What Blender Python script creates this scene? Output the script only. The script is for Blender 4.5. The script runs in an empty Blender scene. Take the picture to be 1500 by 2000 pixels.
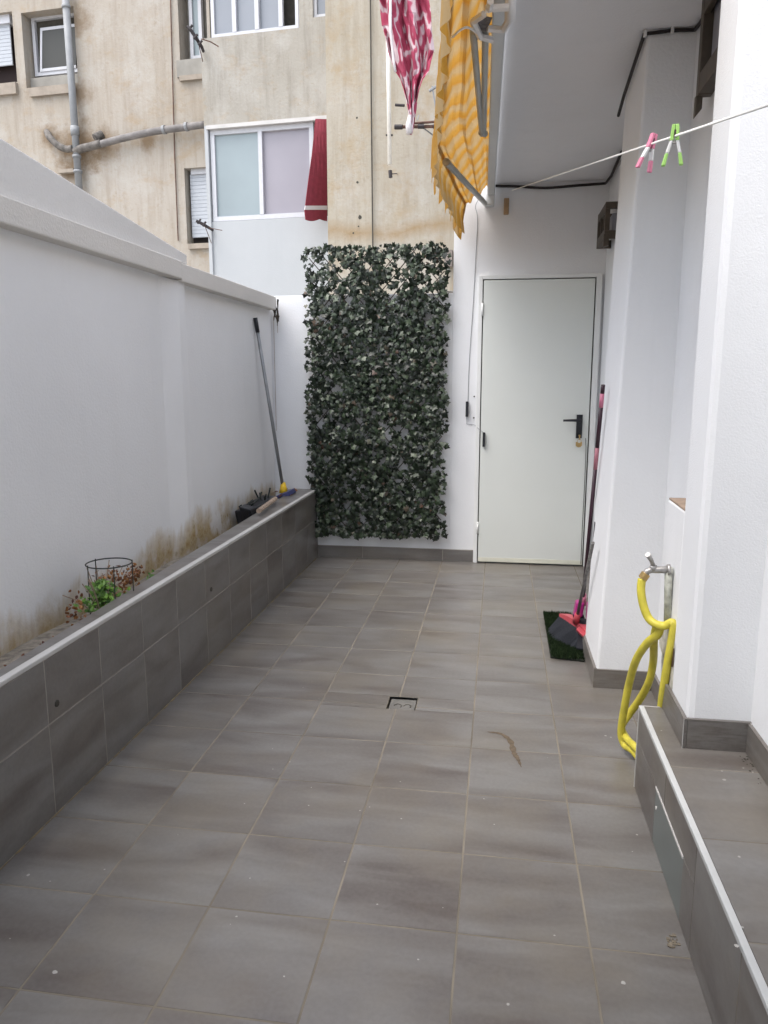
import bpy, bmesh, math, random
from mathutils import Vector, Matrix
C = bpy.context.scene.collection
SC = bpy.context.scene
# ------------------------------------------------------------------ camera
FPX, PITCH, YAW, EYE = 1475.0, 0.176, 0.1494, 1.4
cy, sy, cp, sp = math.cos(YAW), math.sin(YAW), math.cos(PITCH), math.sin(PITCH)
FWD = Vector((-sy*cp, cy*cp, -sp)); RGT = Vector((cy, sy, 0)); UPV = RGT.cross(FWD)
cam = bpy.data.cameras.new('camera'); camo = bpy.data.objects.new('camera', cam); C.objects.link(camo)
cam.sensor_fit = 'VERTICAL'; cam.sensor_height = 24; cam.lens = FPX/2000*24; cam.clip_start = .05; cam.clip_end = 500
camo.matrix_world = Matrix(((RGT.x, UPV.x, -FWD.x, 0), (RGT.y, UPV.y, -FWD.y, 0), (RGT.z, UPV.z, -FWD.z, EYE), (0, 0, 0, 1)))
SC.camera = camo
# ------------------------------------------------------------------ world and sun (overcast)
SUN_EL, SUN_ROT = math.radians(64), math.radians(-125)
w = bpy.data.worlds.new('World'); SC.world = w; w.use_nodes = True
nt = w.node_tree; bg = nt.nodes['Background']
sky = nt.nodes.new('ShaderNodeTexSky'); sky.sky_type = 'NISHITA'; sky.sun_disc = False
sky.sun_elevation = SUN_EL; sky.sun_rotation = SUN_ROT; sky.air_density = 1.0; sky.dust_density = 4.0; sky.ozone_density = 1.0
hs = nt.nodes.new('ShaderNodeHueSaturation'); hs.inputs['Saturation'].default_value = .52
nt.links.new(sky.outputs[0], hs.inputs['Color']); nt.links.new(hs.outputs[0], bg.inputs['Color'])
bg.inputs['Strength'].default_value = .15
sl = bpy.data.lights.new('sun', 'SUN'); sl.energy = .6; sl.angle = math.radians(60); sl.color = (1, .985, .96)
so = bpy.data.objects.new('sun', sl); C.objects.link(so)
sd = Vector((math.sin(SUN_ROT)*math.cos(SUN_EL), math.cos(SUN_ROT)*math.cos(SUN_EL), math.sin(SUN_EL)))
so.rotation_euler = sd.to_track_quat('Z', 'Y').to_euler()
SC.view_settings.view_transform = 'Standard'; SC.view_settings.look = 'None'
SC.view_settings.gamma = 1; SC.view_settings.exposure = 1.55
# ------------------------------------------------------------------ measuring helpers: a sight line met with a real plane
def ray(x, y): return RGT*((x-750)/FPX) - UPV*((y-1000)/FPX) + FWD
def Uz(x, y, z=0.0): d = ray(x, y); return Vector((0, 0, EYE)) + d*((z-EYE)/d.z)
def Uy(x, y, Y): d = ray(x, y); return Vector((0, 0, EYE)) + d*(Y/d.y)
def Ux(x, y, X): d = ray(x, y); return Vector((0, 0, EYE)) + d*(X/d.x)
TH = math.radians(5.3); FU = Vector((math.cos(TH), -math.sin(TH), 0)); FN = Vector((math.sin(TH), math.cos(TH), 0))
def Fp(u, z, d): return FU*u + FN*(9.6+d) + Vector((0, 0, z))       # a point of the neighbour facade, d metres behind its front
def Fq(x, y, d):
    r = ray(x, y); t = (9.6+d)/r.dot(FN); p = r*t
    return p.dot(FU), p.z+EYE
def Fpx(x, y, d): u, z = Fq(x, y, d); return Fp(u, z, d)
# ------------------------------------------------------------------ materials
def mat(name, rough=.6, spec=.4, metal=0):
    m = bpy.data.materials.new(name); m.use_nodes = True
    b = m.node_tree.nodes['Principled BSDF']
    b.inputs['Roughness'].default_value = rough; b.inputs['Metallic'].default_value = metal
    b.inputs['Specular IOR Level'].default_value = spec
    return m, m.node_tree, b
def nd(nt, t, **k):
    n = nt.nodes.new(t)
    for a, v in k.items(): setattr(n, a, v)
    return n
def coords(nt, which='Object', scale=(1, 1, 1), rot=(0, 0, 0), loc=(0, 0, 0)):
    tc = nd(nt, 'ShaderNodeTexCoord'); mp = nd(nt, 'ShaderNodeMapping')
    mp.inputs['Scale'].default_value = scale; mp.inputs['Rotation'].default_value = rot; mp.inputs['Location'].default_value = loc
    nt.links.new(tc.outputs[which], mp.inputs[0]); return mp.outputs[0]
def noise(nt, vec, scale=5, detail=4, rough=.55, dist=0):
    n = nd(nt, 'ShaderNodeTexNoise'); nt.links.new(vec, n.inputs['Vector'])
    n.inputs['Scale'].default_value = scale; n.inputs['Detail'].default_value = detail
    n.inputs['Roughness'].default_value = rough; n.inputs['Distortion'].default_value = dist
    return n.outputs['Fac']
def ramp(nt, fac, stops):
    r = nd(nt, 'ShaderNodeValToRGB'); nt.links.new(fac, r.inputs[0])
    e = r.color_ramp.elements
    while len(e) < len(stops): e.new(.5)
    for el, (p, c) in zip(e, stops):
        el.position = p; el.color = (c, c, c, 1) if isinstance(c, (int, float)) else (*c, 1)
    return r.outputs[0]
def mix(nt, fac, a, b, mode='MIX'):
    m = nd(nt, 'ShaderNodeMix', data_type='RGBA', blend_type=mode)
    if isinstance(fac, (int, float)): m.inputs[0].default_value = fac
    else: nt.links.new(fac, m.inputs[0])
    for s, v in ((6, a), (7, b)):
        if isinstance(v, tuple): m.inputs[s].default_value = (*v, 1)
        else: nt.links.new(v, m.inputs[s])
    return m.outputs[2]
def math_(nt, op, a, b=None, c=None):
    m = nd(nt, 'ShaderNodeMath', operation=op)
    for i, v in enumerate((a, b, c)):
        if v is None: continue
        if isinstance(v, (int, float)): m.inputs[i].default_value = v
        else: nt.links.new(v, m.inputs[i])
    return m.outputs[0]
def bump(nt, b, h, strength=.3, dist=.01):
    n = nd(nt, 'ShaderNodeBump'); n.inputs['Strength'].default_value = strength; n.inputs['Distance'].default_value = dist
    nt.links.new(h, n.inputs['Height']); nt.links.new(n.outputs[0], b.inputs['Normal'])
def sepz(nt, vec):
    s = nd(nt, 'ShaderNodeSeparateXYZ'); nt.links.new(vec, s.inputs[0]); return s.outputs
def plain(name, col, rough=.5, var=.12, metal=0, scale=18, spec=.4, bmp=0):
    m, nt, b = mat(name, rough, spec, metal)
    v = coords(nt); f = noise(nt, v, scale)
    d = tuple(c*(1-var) for c in col); l = tuple(min(1, c*(1+var)) for c in col)
    nt.links.new(ramp(nt, f, [(.3, d), (.7, l)]), b.inputs['Base Color'])
    if bmp: bump(nt, b, noise(nt, v, scale*5, 3), bmp, .004)
    return m
def plaster(name, col, rough_bump=.5, stain=False, bscale=90):
    m, nt, b = mat(name, .85, .2)
    v = coords(nt)
    f = noise(nt, v, 1.3, 5, .6)
    base = ramp(nt, f, [(.25, tuple(c*.93 for c in col)), (.75, col)])
    st = coords(nt, scale=(5, 5, .5)); f2 = noise(nt, st, 1.6, 5, .6)
    base = mix(nt, ramp(nt, f2, [(.55, 0.0), (.8, .16)]), base, tuple(c*.75 for c in col))
    if stain:
        z = sepz(nt, v)
        # damp and moss marks rising from the planter
        hgt = noise(nt, coords(nt, scale=(1, 1, .25)), 3.2, 5, .65, .5)
        lim = math_(nt, 'MULTIPLY_ADD', hgt, .44, .345)
        yr = nd(nt, 'ShaderNodeMapRange'); nt.links.new(z[1], yr.inputs[0]); yr.inputs[1].default_value = 3.4; yr.inputs[2].default_value = 4.3; yr.inputs[3].default_value = 0; yr.inputs[4].default_value = .07
        lim = math_(nt, 'ADD', lim, yr.outputs[0])
        t = math_(nt, 'SUBTRACT', lim, z[2])
        msk = ramp(nt, t, [(.0, 0.0), (.05, .5), (.14, 1.0)])
        patch = noise(nt, v, 5.5, 5, .65)
        msk2 = math_(nt, 'MULTIPLY', msk, ramp(nt, patch, [(.38, .25), (.52, 1.0)]))
        c2 = ramp(nt, noise(nt, v, 22, 4), [(.3, (.36, .22, .07)), (.55, (.52, .42, .26)), (.8, (.26, .17, .07))])
        base = mix(nt, msk2, base, c2)
        # rusty corner drips
        yy = ramp(nt, z[1], [(0, 0.0), (1, 1.0)])
    nt.links.new(base, b.inputs['Base Color'])
    h = math_(nt, 'ADD', noise(nt, v, bscale, 3, .6), math_(nt, 'MULTIPLY', noise(nt, v, 6, 3), 1.2))
    bump(nt, b, h, rough_bump, .004)
    return m
def tile_mat(name, tint=(1, 1, 1)):
    m, nt, b = mat(name, .35, .6)
    u = nd(nt, 'ShaderNodeUVMap'); u.uv_map = 'UVMap'
    mp = nd(nt, 'ShaderNodeMapping'); mp.inputs['Rotation'].default_value = (0, 0, .5); mp.inputs['Scale'].default_value = (1.3, 5.2, 1)
    nt.links.new(u.outputs[0], mp.inputs[0])
    f = noise(nt, mp.outputs[0], 1.5, 3, .5, .6)
    c = ramp(nt, f, [(.28, (.076*tint[0], .064*tint[1], .059*tint[2])), (.46, (.112*tint[0], .103*tint[1], .097*tint[2])), (.66, (.152*tint[0], .148*tint[1], .144*tint[2]))])
    f2 = noise(nt, u.outputs[0], 2.2, 3)
    c = mix(nt, ramp(nt, f2, [(.4, 0.0), (.75, .4)]), c, (.142, .139, .134))
    v = coords(nt); fine = noise(nt, v, 75, 3)
    c = mix(nt, .09, c, ramp(nt, fine, [(.35, .03), (.65, .20)]))
    dirt = noise(nt, v, 1.7, 5, .65)
    c = mix(nt, ramp(nt, dirt, [(.45, 0.0), (.70, .42)]), c, (.175, .148, .108))
    nt.links.new(c, b.inputs['Base Color'])
    nt.links.new(ramp(nt, noise(nt, v, 7, 4), [(.3, .31), (.7, .40)]), b.inputs['Roughness'])
    bump(nt, b, math_(nt, 'ADD', noise(nt, mp.outputs[0], 9, 3), math_(nt, 'MULTIPLY', fine, .12)), .05, .004)
    return m
def facade_mat(name, a, bcol, dirt, soot=False, band=False):
    m, nt, b = mat(name, .9, .15)
    v = coords(nt); f = noise(nt, v, .9, 6, .65)
    c = ramp(nt, f, [(.3, a), (.7, bcol)])
    st = coords(nt, scale=(7, 7, .55)); f2 = noise(nt, st, 1.5, 7, .7)
    c = mix(nt, ramp(nt, f2, [(.46, 0.0), (.72, .6)]), c, dirt)
    f3 = noise(nt, coords(nt, scale=(1, 1, 1.6)), 2.6, 6, .7)
    c = mix(nt, ramp(nt, f3, [(.54, 0.0), (.74, .6)]), c, (.33, .24, .14))
    f5 = noise(nt, coords(nt, scale=(1, 1, .8), loc=(7, 3, 1)), 1.7, 5, .7)
    c = mix(nt, ramp(nt, f5, [(.5, 0.0), (.68, .6)]), c, (.43, .415, .385))
    f4 = noise(nt, v, 13, 4, .7)
    c = mix(nt, ramp(nt, f4, [(.58, 0.0), (.76, .5)]), c, (.25, .20, .14))
    if band:
        zz = sepz(nt, v)[2]; zc = Fq(760, 441, 0)[1]
        wob = math_(nt, 'MULTIPLY_ADD', noise(nt, coords(nt, scale=(1, 1, .2)), 1.1, 3), .5, zc-.27)
        dz = math_(nt, 'ABSOLUTE', math_(nt, 'SUBTRACT', zz, wob))
        k = math_(nt, 'MULTIPLY', ramp(nt, dz, [(.0, .75), (.05, .45), (.13, 0.0)]), ramp(nt, noise(nt, v, 3.5, 5, .7), [(.3, .5), (.6, 1.0)]))
        c = mix(nt, k, c, (.27, .18, .085))
        k2 = ramp(nt, noise(nt, coords(nt, scale=(1, 1, .7), loc=(3, 1, 9)), 1.6, 6, .72), [(.52, 0.0), (.66, .6)])
        c = mix(nt, k2, c, (.33, .25, .15))
    if soot:
        for px, py, rad in ((150, 285, .42), (168, 290, .36), (205, 285, .30), (143, 330, .3), (95, 265, .2), (290, 272, .2), (150, 40, .28), (155, 180, .25), (80, 155, .3)):
            q = Fpx(px, py, 1.15); dd = nd(nt, 'ShaderNodeVectorMath', operation='DISTANCE'); nt.links.new(v, dd.inputs[0]); dd.inputs[1].default_value = q
            k = math_(nt, 'SUBTRACT', math_(nt, 'MULTIPLY', noise(nt, v, 4.5, 5, .7), 2*rad), dd.outputs['Value'])
            c = mix(nt, ramp(nt, k, [(0, 0.0), (rad*.7, .75)]), c, (.20, .14, .085))
    nt.links.new(c, b.inputs['Base Color'])
    bump(nt, b, noise(nt, v, 30, 4), .5, .01)
    return m
def glass(name, col, rough=.12):
    m, nt, b = mat(name, rough, .5)
    f = noise(nt, coords(nt), 1.2, 3); d = tuple(c*.86 for c in col)
    nt.links.new(ramp(nt, f, [(.3, d), (.7, col)]), b.inputs['Base Color']); return m
M = {}
M['white'] = plaster('white_plaster', (.775, .785, .80), .4)
M['rough_white'] = plaster('rough_white_plaster', (.76, .775, .795), .36, bscale=190)
M['gwall'] = plaster('garden_wall_paint', (.82, .82, .82), .4, stain=True)
M['ceil'] = plaster('ceiling_paint', (.80, .80, .82), .35)
M['coping'] = plaster('coping_paint', (.68, .655, .615), .7)
M['tile'] = tile_mat('floor_tile', (1.07, 1.055, 1.035))
M['ptile'] = tile_mat('planter_tile', (1.22, 1.19, 1.16))
M['grout'] = plain('grout', (.168, .148, .118), .9, .35, scale=3)
M['pgrout'] = plain('planter_grout', (.30, .28, .25), .9, .2, scale=9)
M['trim'] = plain('aluminium_trim', (.50, .49, .475), .45, .08, scale=6)
M['concrete'] = plain('bare_concrete', (.36, .34, .31), .95, .25, scale=8, bmp=.4)
M['soil'] = plain('planter_soil', (.27, .24, .20), 1, .4, scale=30, bmp=.8)
M['door'] = plain('door_enamel', (.66, .685, .655), .38, .02, scale=2, spec=.45)
M['frame_white'] = plain('white_enamel', (.74, .75, .74), .45, .04, scale=5)
M['gap'] = plain('dark_gap', (.06, .055, .045), .9, .2)
M['black'] = plain('black_plastic', (.012, .013, .018), .35, .2)
M['brass'] = plain('brass', (.55, .38, .16), .3, .15, metal=.9)
M['brown_metal'] = plain('brown_metal', (.075, .06, .045), .5, .25)
M['grille_panel'] = plain('grey_panel', (.30, .30, .34), .5, .06)
M['fac_front'] = facade_mat('facade_render_front', (.345, .31, .245), (.39, .36, .305), (.25, .21, .155), band=True)
M['fac_left'] = facade_mat('facade_render_side', (.345, .305, .25), (.39, .36, .32), (.26, .22, .175), soot=True)
M['fac_grey'] = facade_mat('facade_render_parapet', (.315, .295, .255), (.38, .365, .33), (.21, .19, .16))
M['fac_white'] = plaster('white_bay_paint', (.42, .44, .455), .5)
M['cement'] = plain('cement_render', (.27, .26, .235), .9, .15, scale=5)
M['sill'] = plain('terracotta_sill', (.30, .26, .215), .8, .15, scale=9)
M['pvc'] = plain('white_pvc', (.52, .53, .56), .4, .04)
M['shutter'] = plain('shutter_slats', (.42, .45, .49), .5, .05)
M['glass_green'] = glass('frosted_green_glass', (.27, .325, .345), .35)
M['glass_mauve'] = glass('frosted_mauve_glass', (.30, .285, .325), .35)
M['glass_dark'] = glass('dark_glass', (.04, .042, .038), .5)
M['glass_grey'] = glass('grey_glass', (.25, .27, .30), .12)
M['pipe'] = plain('grey_downpipe', (.24, .25, .26), .6, .15, scale=5)
M['pipe_dirty'] = plain('dirty_downpipe', (.13, .12, .11), .9, .5, scale=14, bmp=.8)
M['red_awn'] = plain('crimson_canvas', (.19, .022, .038), .8, .15)
M['white_cloth'] = plain('white_canvas', (.55, .52, .52), .8, .04)
M['rust'] = plain('rusty_iron', (.11, .06, .045), .85, .45, scale=25)
M['dark_iron'] = plain('dark_iron', (.035, .03, .032), .7, .3)
M['pole_white'] = plain('cream_pole', (.82, .79, .72), .5, .05)
M['awn_metal'] = plain('pale_enamelled_metal', (.58, .61, .63), .4, .06, scale=4)
M['arm_metal'] = plain('grey_arm_metal', (.42, .44, .43), .4, .1, scale=6)
M['cable'] = plain('black_cable', (.02, .016, .016), .6, .2)
M['pale_cable'] = plain('grey_cable', (.30, .31, .33), .6, .1)
M['line'] = plain('white_line', (.85, .84, .80), .6, .03)
M['hose'] = plain('yellow_hose', (.56, .49, .06), .45, .14, scale=22)
M['steel'] = plain('worn_steel', (.36, .35, .34), .4, .3, metal=.6, scale=30)
M['alu'] = plain('aluminium_pole', (.25, .26, .27), .45, .12, metal=.3)
M['yellow'] = plain('yellow_plastic', (.80, .52, .03), .4, .08)
M['blue'] = plain('blue_plastic', (.03, .035, .12), .4, .2)
M['stick'] = plain('weathered_wood', (.34, .26, .2), .85, .3, scale=30)
M['magenta'] = plain('magenta_plastic', (.33, .018, .17), .35, .1)
M['coral'] = plain('coral_plastic', (.48, .075, .095), .35, .1)
M['pink'] = plain('pink_plastic', (.62, .20, .30), .4, .08)
M['bristle'] = plain('dark_bristles', (.022, .026, .035), .8, .4, scale=120, bmp=.8)
M['maroon'] = plain('maroon_handle', (.035, .012, .022), .35, .2)
M['dull_pink'] = plain('dull_pink_plastic', (.42, .17, .21), .45, .1)
M['green_peg'] = plain('lime_plastic', (.34, .60, .16), .4, .06)
M['pale_plastic'] = plain('pale_plastic', (.66, .66, .66), .4, .04)
M['plate'] = plain('grey_green_plate', (.135, .152, .147), .35, .06, scale=4)
M['brown_patch'] = plain('bare_render', (.32, .24, .18), .95, .2, scale=20, bmp=.5)
M['twig'] = plain('wire_coat', (.03, .035, .03), .6, .2)
M['paint_drop'] = plain('dried_paint', (.36, .35, .33), .7, .05)
M['smear'] = plain('dry_mud', (.105, .08, .055), .95, .3, scale=60)
M['wood_tag'] = plain('bare_wood', (.42, .29, .17), .8, .15)
def leaf_mat(name, stops, sat=1):
    m, nt, b = mat(name, .42, .4)
    a = nd(nt, 'ShaderNodeUVMap'); a.uv_map = 'UVMap'
    s = nd(nt, 'ShaderNodeSeparateXYZ'); nt.links.new(a.outputs[0], s.inputs[0])
    nt.links.new(ramp(nt, s.outputs[0], stops), b.inputs['Base Color']); return m
M['ivy'] = leaf_mat('ivy_leaves', [(0, (.005, .009, .005)), (.40, (.010, .019, .009)), (.70, (.024, .040, .019)), (.88, (.065, .088, .055)), (.95, (.13, .15, .11)), (1, (.07, .035, .022))])
M['herb'] = leaf_mat('herb_leaves', [(0, (.035, .10, .010)), (1, (.13, .26, .03))])
M['dry'] = leaf_mat('dry_leaves', [(0, (.07, .022, .016)), (.5, (.21, .08, .025)), (1, (.32, .15, .04))])
def stripe_mat():
    m, nt, b = mat('orange_striped_canvas', .75, .2)
    u = nd(nt, 'ShaderNodeUVMap'); u.uv_map = 'UVMap'
    s = nd(nt, 'ShaderNodeSeparateXYZ'); nt.links.new(u.outputs[0], s.inputs[0])
    n = noise(nt, coords(nt, scale=(1, .55, 1)), 9, 2)
    t = math_(nt, 'ADD', math_(nt, 'MULTIPLY', s.outputs[0], 4.4), math_(nt, 'MULTIPLY', n, .9))
    t = math_(nt, 'ADD', t, math_(nt, 'MULTIPLY', s.outputs[1], -.9))
    f = math_(nt, 'FRACT', t)
    c = ramp(nt, f, [(0, (.37, .255, .12)), (.25, (.38, .27, .135)), (.52, (.41, .225, .045)), (.80, (.39, .195, .03)), (1, (.37, .255, .12))])
    nt.links.new(c, b.inputs['Base Color'])
    tr = nd(nt, 'ShaderNodeBsdfTranslucent'); nt.links.new(c, tr.inputs[0])
    mx = nd(nt, 'ShaderNodeMixShader'); mx.inputs[0].default_value = .45
    nt.links.new(b.outputs[0], mx.inputs[1]); nt.links.new(tr.outputs[0], mx.inputs[2])
    nt.links.new(mx.outputs[0], nt.nodes['Material Output'].inputs[0])
    return m
M['stripe'] = stripe_mat()
def laundry_mat():
    m, nt, b = mat('crimson_print_cloth', .85, .15)
    v = coords(nt, scale=(1, 1, .55)); wv = nd(nt, 'ShaderNodeTexWave'); nt.links.new(v, wv.inputs[0])
    wv.inputs['Scale'].default_value = 1.5; wv.inputs['Distortion'].default_value = 16; wv.inputs['Detail'].default_value = 2; wv.inputs['Detail Scale'].default_value = 3.2
    c = ramp(nt, wv.outputs['Fac'], [(0, (.30, .045, .085)), (.62, (.36, .075, .125)), (.80, (.47, .33, .36)), (1, (.50, .40, .42))])
    nt.links.new(c, b.inputs['Base Color']); return m
M['laundry'] = laundry_mat()
def turf_mat():
    m, nt, b = mat('artificial_turf', .9, .1)
    a = nd(nt, 'ShaderNodeUVMap'); a.uv_map = 'UVMap'
    s = nd(nt, 'ShaderNodeSeparateXYZ'); nt.links.new(a.outputs[0], s.inputs[0])
    nt.links.new(ramp(nt, s.outputs[0], [(0, (.006, .014, .006)), (.7, (.016, .030, .011)), (1, (.035, .05, .022))]), b.inputs['Base Color']); return m
M['turf'] = turf_mat()
def hfun(*a): return random.random()
# ------------------------------------------------------------------ mesh helpers
class MB:
    def __init__(s): s.v = []; s.f = []; s.uv = []
    def poly(s, pts, uv=None):
        i = len(s.v); s.v += [tuple(p) for p in pts]; s.f.append(tuple(range(i, i+len(pts))))
        s.uv.append(uv if uv else [(0, 0)]*len(pts)); return s
    def box(s, x0, x1, y0, y1, z0, z1, fn=None):
        P = [Vector(p) for p in ((x0, y0, z0), (x1, y0, z0), (x1, y1, z0), (x0, y1, z0), (x0, y0, z1), (x1, y0, z1), (x1, y1, z1), (x0, y1, z1))]
        if fn: P = [fn(p) for p in P]
        return s.hexa(P)
    def hexa(s, P):
        i = len(s.v); s.v += [tuple(p) for p in P]
        for q in ((0, 3, 2, 1), (4, 5, 6, 7), (0, 1, 5, 4), (1, 2, 6, 5), (2, 3, 7, 6), (3, 0, 4, 7)):
            s.f.append(tuple(i+k for k in q)); s.uv.append([(0, 0), (1, 0), (1, 1), (0, 1)])
        return s
    def tube(s, pts, r, n=10, caps=True, r2=None):
        pts = [Vector(p) for p in pts]; i0 = len(s.v); m = len(pts); up = None
        for k, p in enumerate(pts):
            d = (pts[min(k+1, m-1)]-pts[max(k-1, 0)]).normalized()
            if up is None:
                up = Vector((0, 0, 1)) if abs(d.z) < .9 else Vector((1, 0, 0))
            a = (up-d*up.dot(d)).normalized(); b = d.cross(a); up = a
            rr = r if r2 is None else r+(r2-r)*k/(m-1)
            if isinstance(r, (list, tuple)): rr = r[k]
            for j in range(n):
                t = 2*math.pi*j/n; s.v.append(tuple(p+(a*math.cos(t)+b*math.sin(t))*rr))
        for k in range(m-1):
            for j in range(n):
                a0 = i0+k*n+j; a1 = i0+k*n+(j+1) % n
                s.f.append((a0, a1, a1+n, a0+n)); s.uv.append([(0, 0)]*4)
        if caps:
            s.f.append(tuple(i0+j for j in range(n))[::-1]); s.uv.append([(0, 0)]*n)
            s.f.append(tuple(i0+(m-1)*n+j for j in range(n))); s.uv.append([(0, 0)]*n)
        return s
    def build(s, name, m, parent=None, bevel=0, smooth=False, solid=0):
        me = bpy.data.meshes.new(name); me.from_pydata(s.v, [], s.f)
        ul = me.uv_layers.new(name='UVMap'); k = 0
        for uvs in s.uv:
            for c in uvs: ul.data[k].uv = c; k += 1
        me.materials.append(m); me.update()
        if smooth:
            for p in me.polygons: p.use_smooth = len(p.vertices) == 4
        o = bpy.data.objects.new(name, me); C.objects.link(o)
        if parent is not None:
            o.parent = parent; o.matrix_parent_inverse = parent.matrix_basis.inverted()
        if solid:
            md = o.modifiers.new('solid', 'SOLIDIFY'); md.thickness = solid
        if bevel:
            md = o.modifiers.new('bevel', 'BEVEL'); md.width = bevel; md.segments = 2; md.limit_method = 'ANGLE'
        return o
def smoothpath(pts, n=8):
    P = [Vector(p) for p in pts]; P = [P[0]*2-P[1]] + P + [P[-1]*2-P[-2]]; out = []
    for i in range(1, len(P)-2):
        for k in range(n):
            t = k/n; a, b, c, d = P[i-1:i+3]
            out.append(.5*((2*b)+(c-a)*t+(2*a-5*b+4*c-d)*t*t+(3*b-a-3*c+d)*t**3))
    out.append(P[-2]); return out
def tag(o, label=None, cat=None, group=None, kind=None):
    for k, v in (('label', label), ('category', cat), ('group', group), ('kind', kind)):
        if v: o[k] = v
    return o
def thing(name, loc, label, cat, group=None):
    o = bpy.data.objects.new(name, None); o.location = loc; o.empty_display_size = .1; C.objects.link(o)
    return tag(o, label, cat, group)
def tiles(mb, O, eu, ev, en, rects, gap=.0018, h=.004, rnd=random):
    """tiles as raised plates on a bed: O + eu*u + ev*v, top at en*0, sloping down to -h"""
    eu, ev, en, O = Vector(eu), Vector(ev), Vector(en), Vector(O)
    for (u0, u1, v0, v1) in rects:
        if u1-u0 < .006 or v1-v0 < .006: continue
        ou, ov = rnd.random()*40, rnd.random()*40; dz = (rnd.random()-.5)*.0002
        g, b = gap, .0014
        T = [O+eu*a+ev*c+en*dz for a, c in ((u0+g+b, v0+g+b), (u1-g-b, v0+g+b), (u1-g-b, v1-g-b), (u0+g+b, v1-g-b))]
        B = [O+eu*a+ev*c-en*h for a, c in ((u0+g, v0+g), (u1-g, v0+g), (u1-g, v1-g), (u0+g, v1-g))]
        UV = [((a+ou), (c+ov)) for a, c in ((u0, v0), (u1, v0), (u1, v1), (u0, v1))]
        mb.poly(T, UV)
        for k in range(4):
            j = (k+1) % 4; mb.poly([B[k], B[j], T[j], T[k]], [UV[k], UV[j], UV[j], UV[k]])
    return mb
def grid(us, vs): return [(us[i], us[i+1], vs[j], vs[j+1]) for i in range(len(us)-1) for j in range(len(vs)-1)]
def cut(rects, hole):
    a0, a1, b0, b1 = hole; out = []
    for (u0, u1, v0, v1) in rects:
        if u1 <= a0 or u0 >= a1 or v1 <= b0 or v0 >= b1: out.append((u0, u1, v0, v1)); continue
        if v0 < b0: out.append((u0, u1, v0, b0+.002))
        if v1 > b1: out.append((u0, u1, b1-.002, v1))
        if u0 < a0: out.append((u0, a0+.002, max(v0, b0), min(v1, b1)))
        if u1 > a1: out.append((a1-.002, u1, max(v0, b0), min(v1, b1)))
    return out
R = random.Random(7)
T = .3317
# ================================================================== SETTING
g = MB(); g.poly([(-80, -80, -.03), (80, -80, -.03), (80, 80, -.03), (-80, 80, -.03)])
tag(g.build('ground', M['concrete']), kind='structure')
xs = [-1.39] + [-1.066+T*i for i in range(6)] + [.935]
ys = [1.391+T*j for j in range(-13, 13)] + [5.72]
DR = (-.447, -.318, 3.015, 3.148)
fl = MB(); tiles(fl, (0, 0, 0), (1, 0, 0), (0, 1, 0), (0, 0, 1), cut(grid(xs, ys), DR), rnd=R)
floor = tag(fl.build('floor', M['tile']), kind='structure')
bed = MB()
for x0, x1, y0, y1 in cut([(-1.45, .95, -2.95, 5.74)], DR): bed.poly([(x0, y0, -.0009), (x1, y0, -.0009), (x1, y1, -.0009), (x0, y1, -.0009)])
bed.build('grout_bed', M['grout'], floor)
sp_ = MB()
for px, py, r in ((1217, 1919, .013), (992, 1961, .008), (1083, 1827, .006), (817, 1874, .006), (107, 1899, .014), (55, 1709, .012), (98, 1721, .006), (784, 1599, .007), (703, 1583, .006), (722, 1576, .006), (603, 1573, .006), (533, 1502, .006), (532, 1462, .005), (608, 1538, .005), (1244, 1630, .008), (737, 1766, .006), (555, 1907, .006), (462, 1790, .006), (586, 1291, .008), (560, 1198, .008), (700, 1140, .01), (1002, 1252, .006), (945, 1560, .006), (1183, 1437, .01), (1193, 1440, .008), (965, 1610, .006), (1235, 1663, .005)):
    c = Uz(px, py, .0012); n = 9; a0 = R.random()*6
    sp_.poly([c+Vector((math.cos(2*math.pi*k/n+a0), math.sin(2*math.pi*k/n+a0), 0))*r*.62*(.55+.35*R.random()) for k in range(n)])
for _ in range(30):
    c = Vector((R.uniform(-1.3, .45), R.uniform(1.2, 4.5), .0012)); n = 6; r = R.uniform(.0012, .003)
    sp_.poly([c+Vector((math.cos(2*math.pi*k/n), math.sin(2*math.pi*k/n), 0))*r for k in range(n)])
tag(sp_.build('paint_spots', M['paint_drop'], floor), kind='stuff')
sm = MB(); path = [Uz(952, 1430, 0), Uz(978, 1434, 0), Uz(996, 1448, 0), Uz(1003, 1470, 0), Uz(1012, 1485, 0), Uz(1018, 1499, 0)]
path = smoothpath(path, 7); L_ = []; R_ = []
for k, p in enumerate(path):
    d = (path[min(k+1, len(path)-1)]-path[max(k-1, 0)]).normalized(); s_ = Vector((-d.y, d.x, 0)); t = k/(len(path)-1)
    wd = (.002+.009*math.sin(math.pi*min(1, t*1.05))**.7)*(.7+.6*R.random())
    L_.append(p+s_*wd+Vector((0, 0, .0016))); R_.append(p-s_*wd*.8+Vector((0, 0, .0016)))
for k in range(len(path)-1): sm.poly([L_[k], R_[k], R_[k+1], L_[k+1]])
sm.build('mud_smear', M['smear'], floor)
# grime collected along the foot of the planter
gm = MB(); y = -1.0
while y < 5.6:
    l = R.uniform(.03, .12); wv_ = R.uniform(.003, .008)
    gm.poly([(-1.392, y, .0015), (-1.39+wv_, y+l*.2, .0015), (-1.39+wv_*.8, y+l*.8, .0015), (-1.392, y+l, .0015)]); y += l*R.uniform(.9, 1.3)
tag(gm.build('joint_filler', plain('ochre_filler', (.22, .17, .10), .95, .2), floor), kind='stuff')
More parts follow.
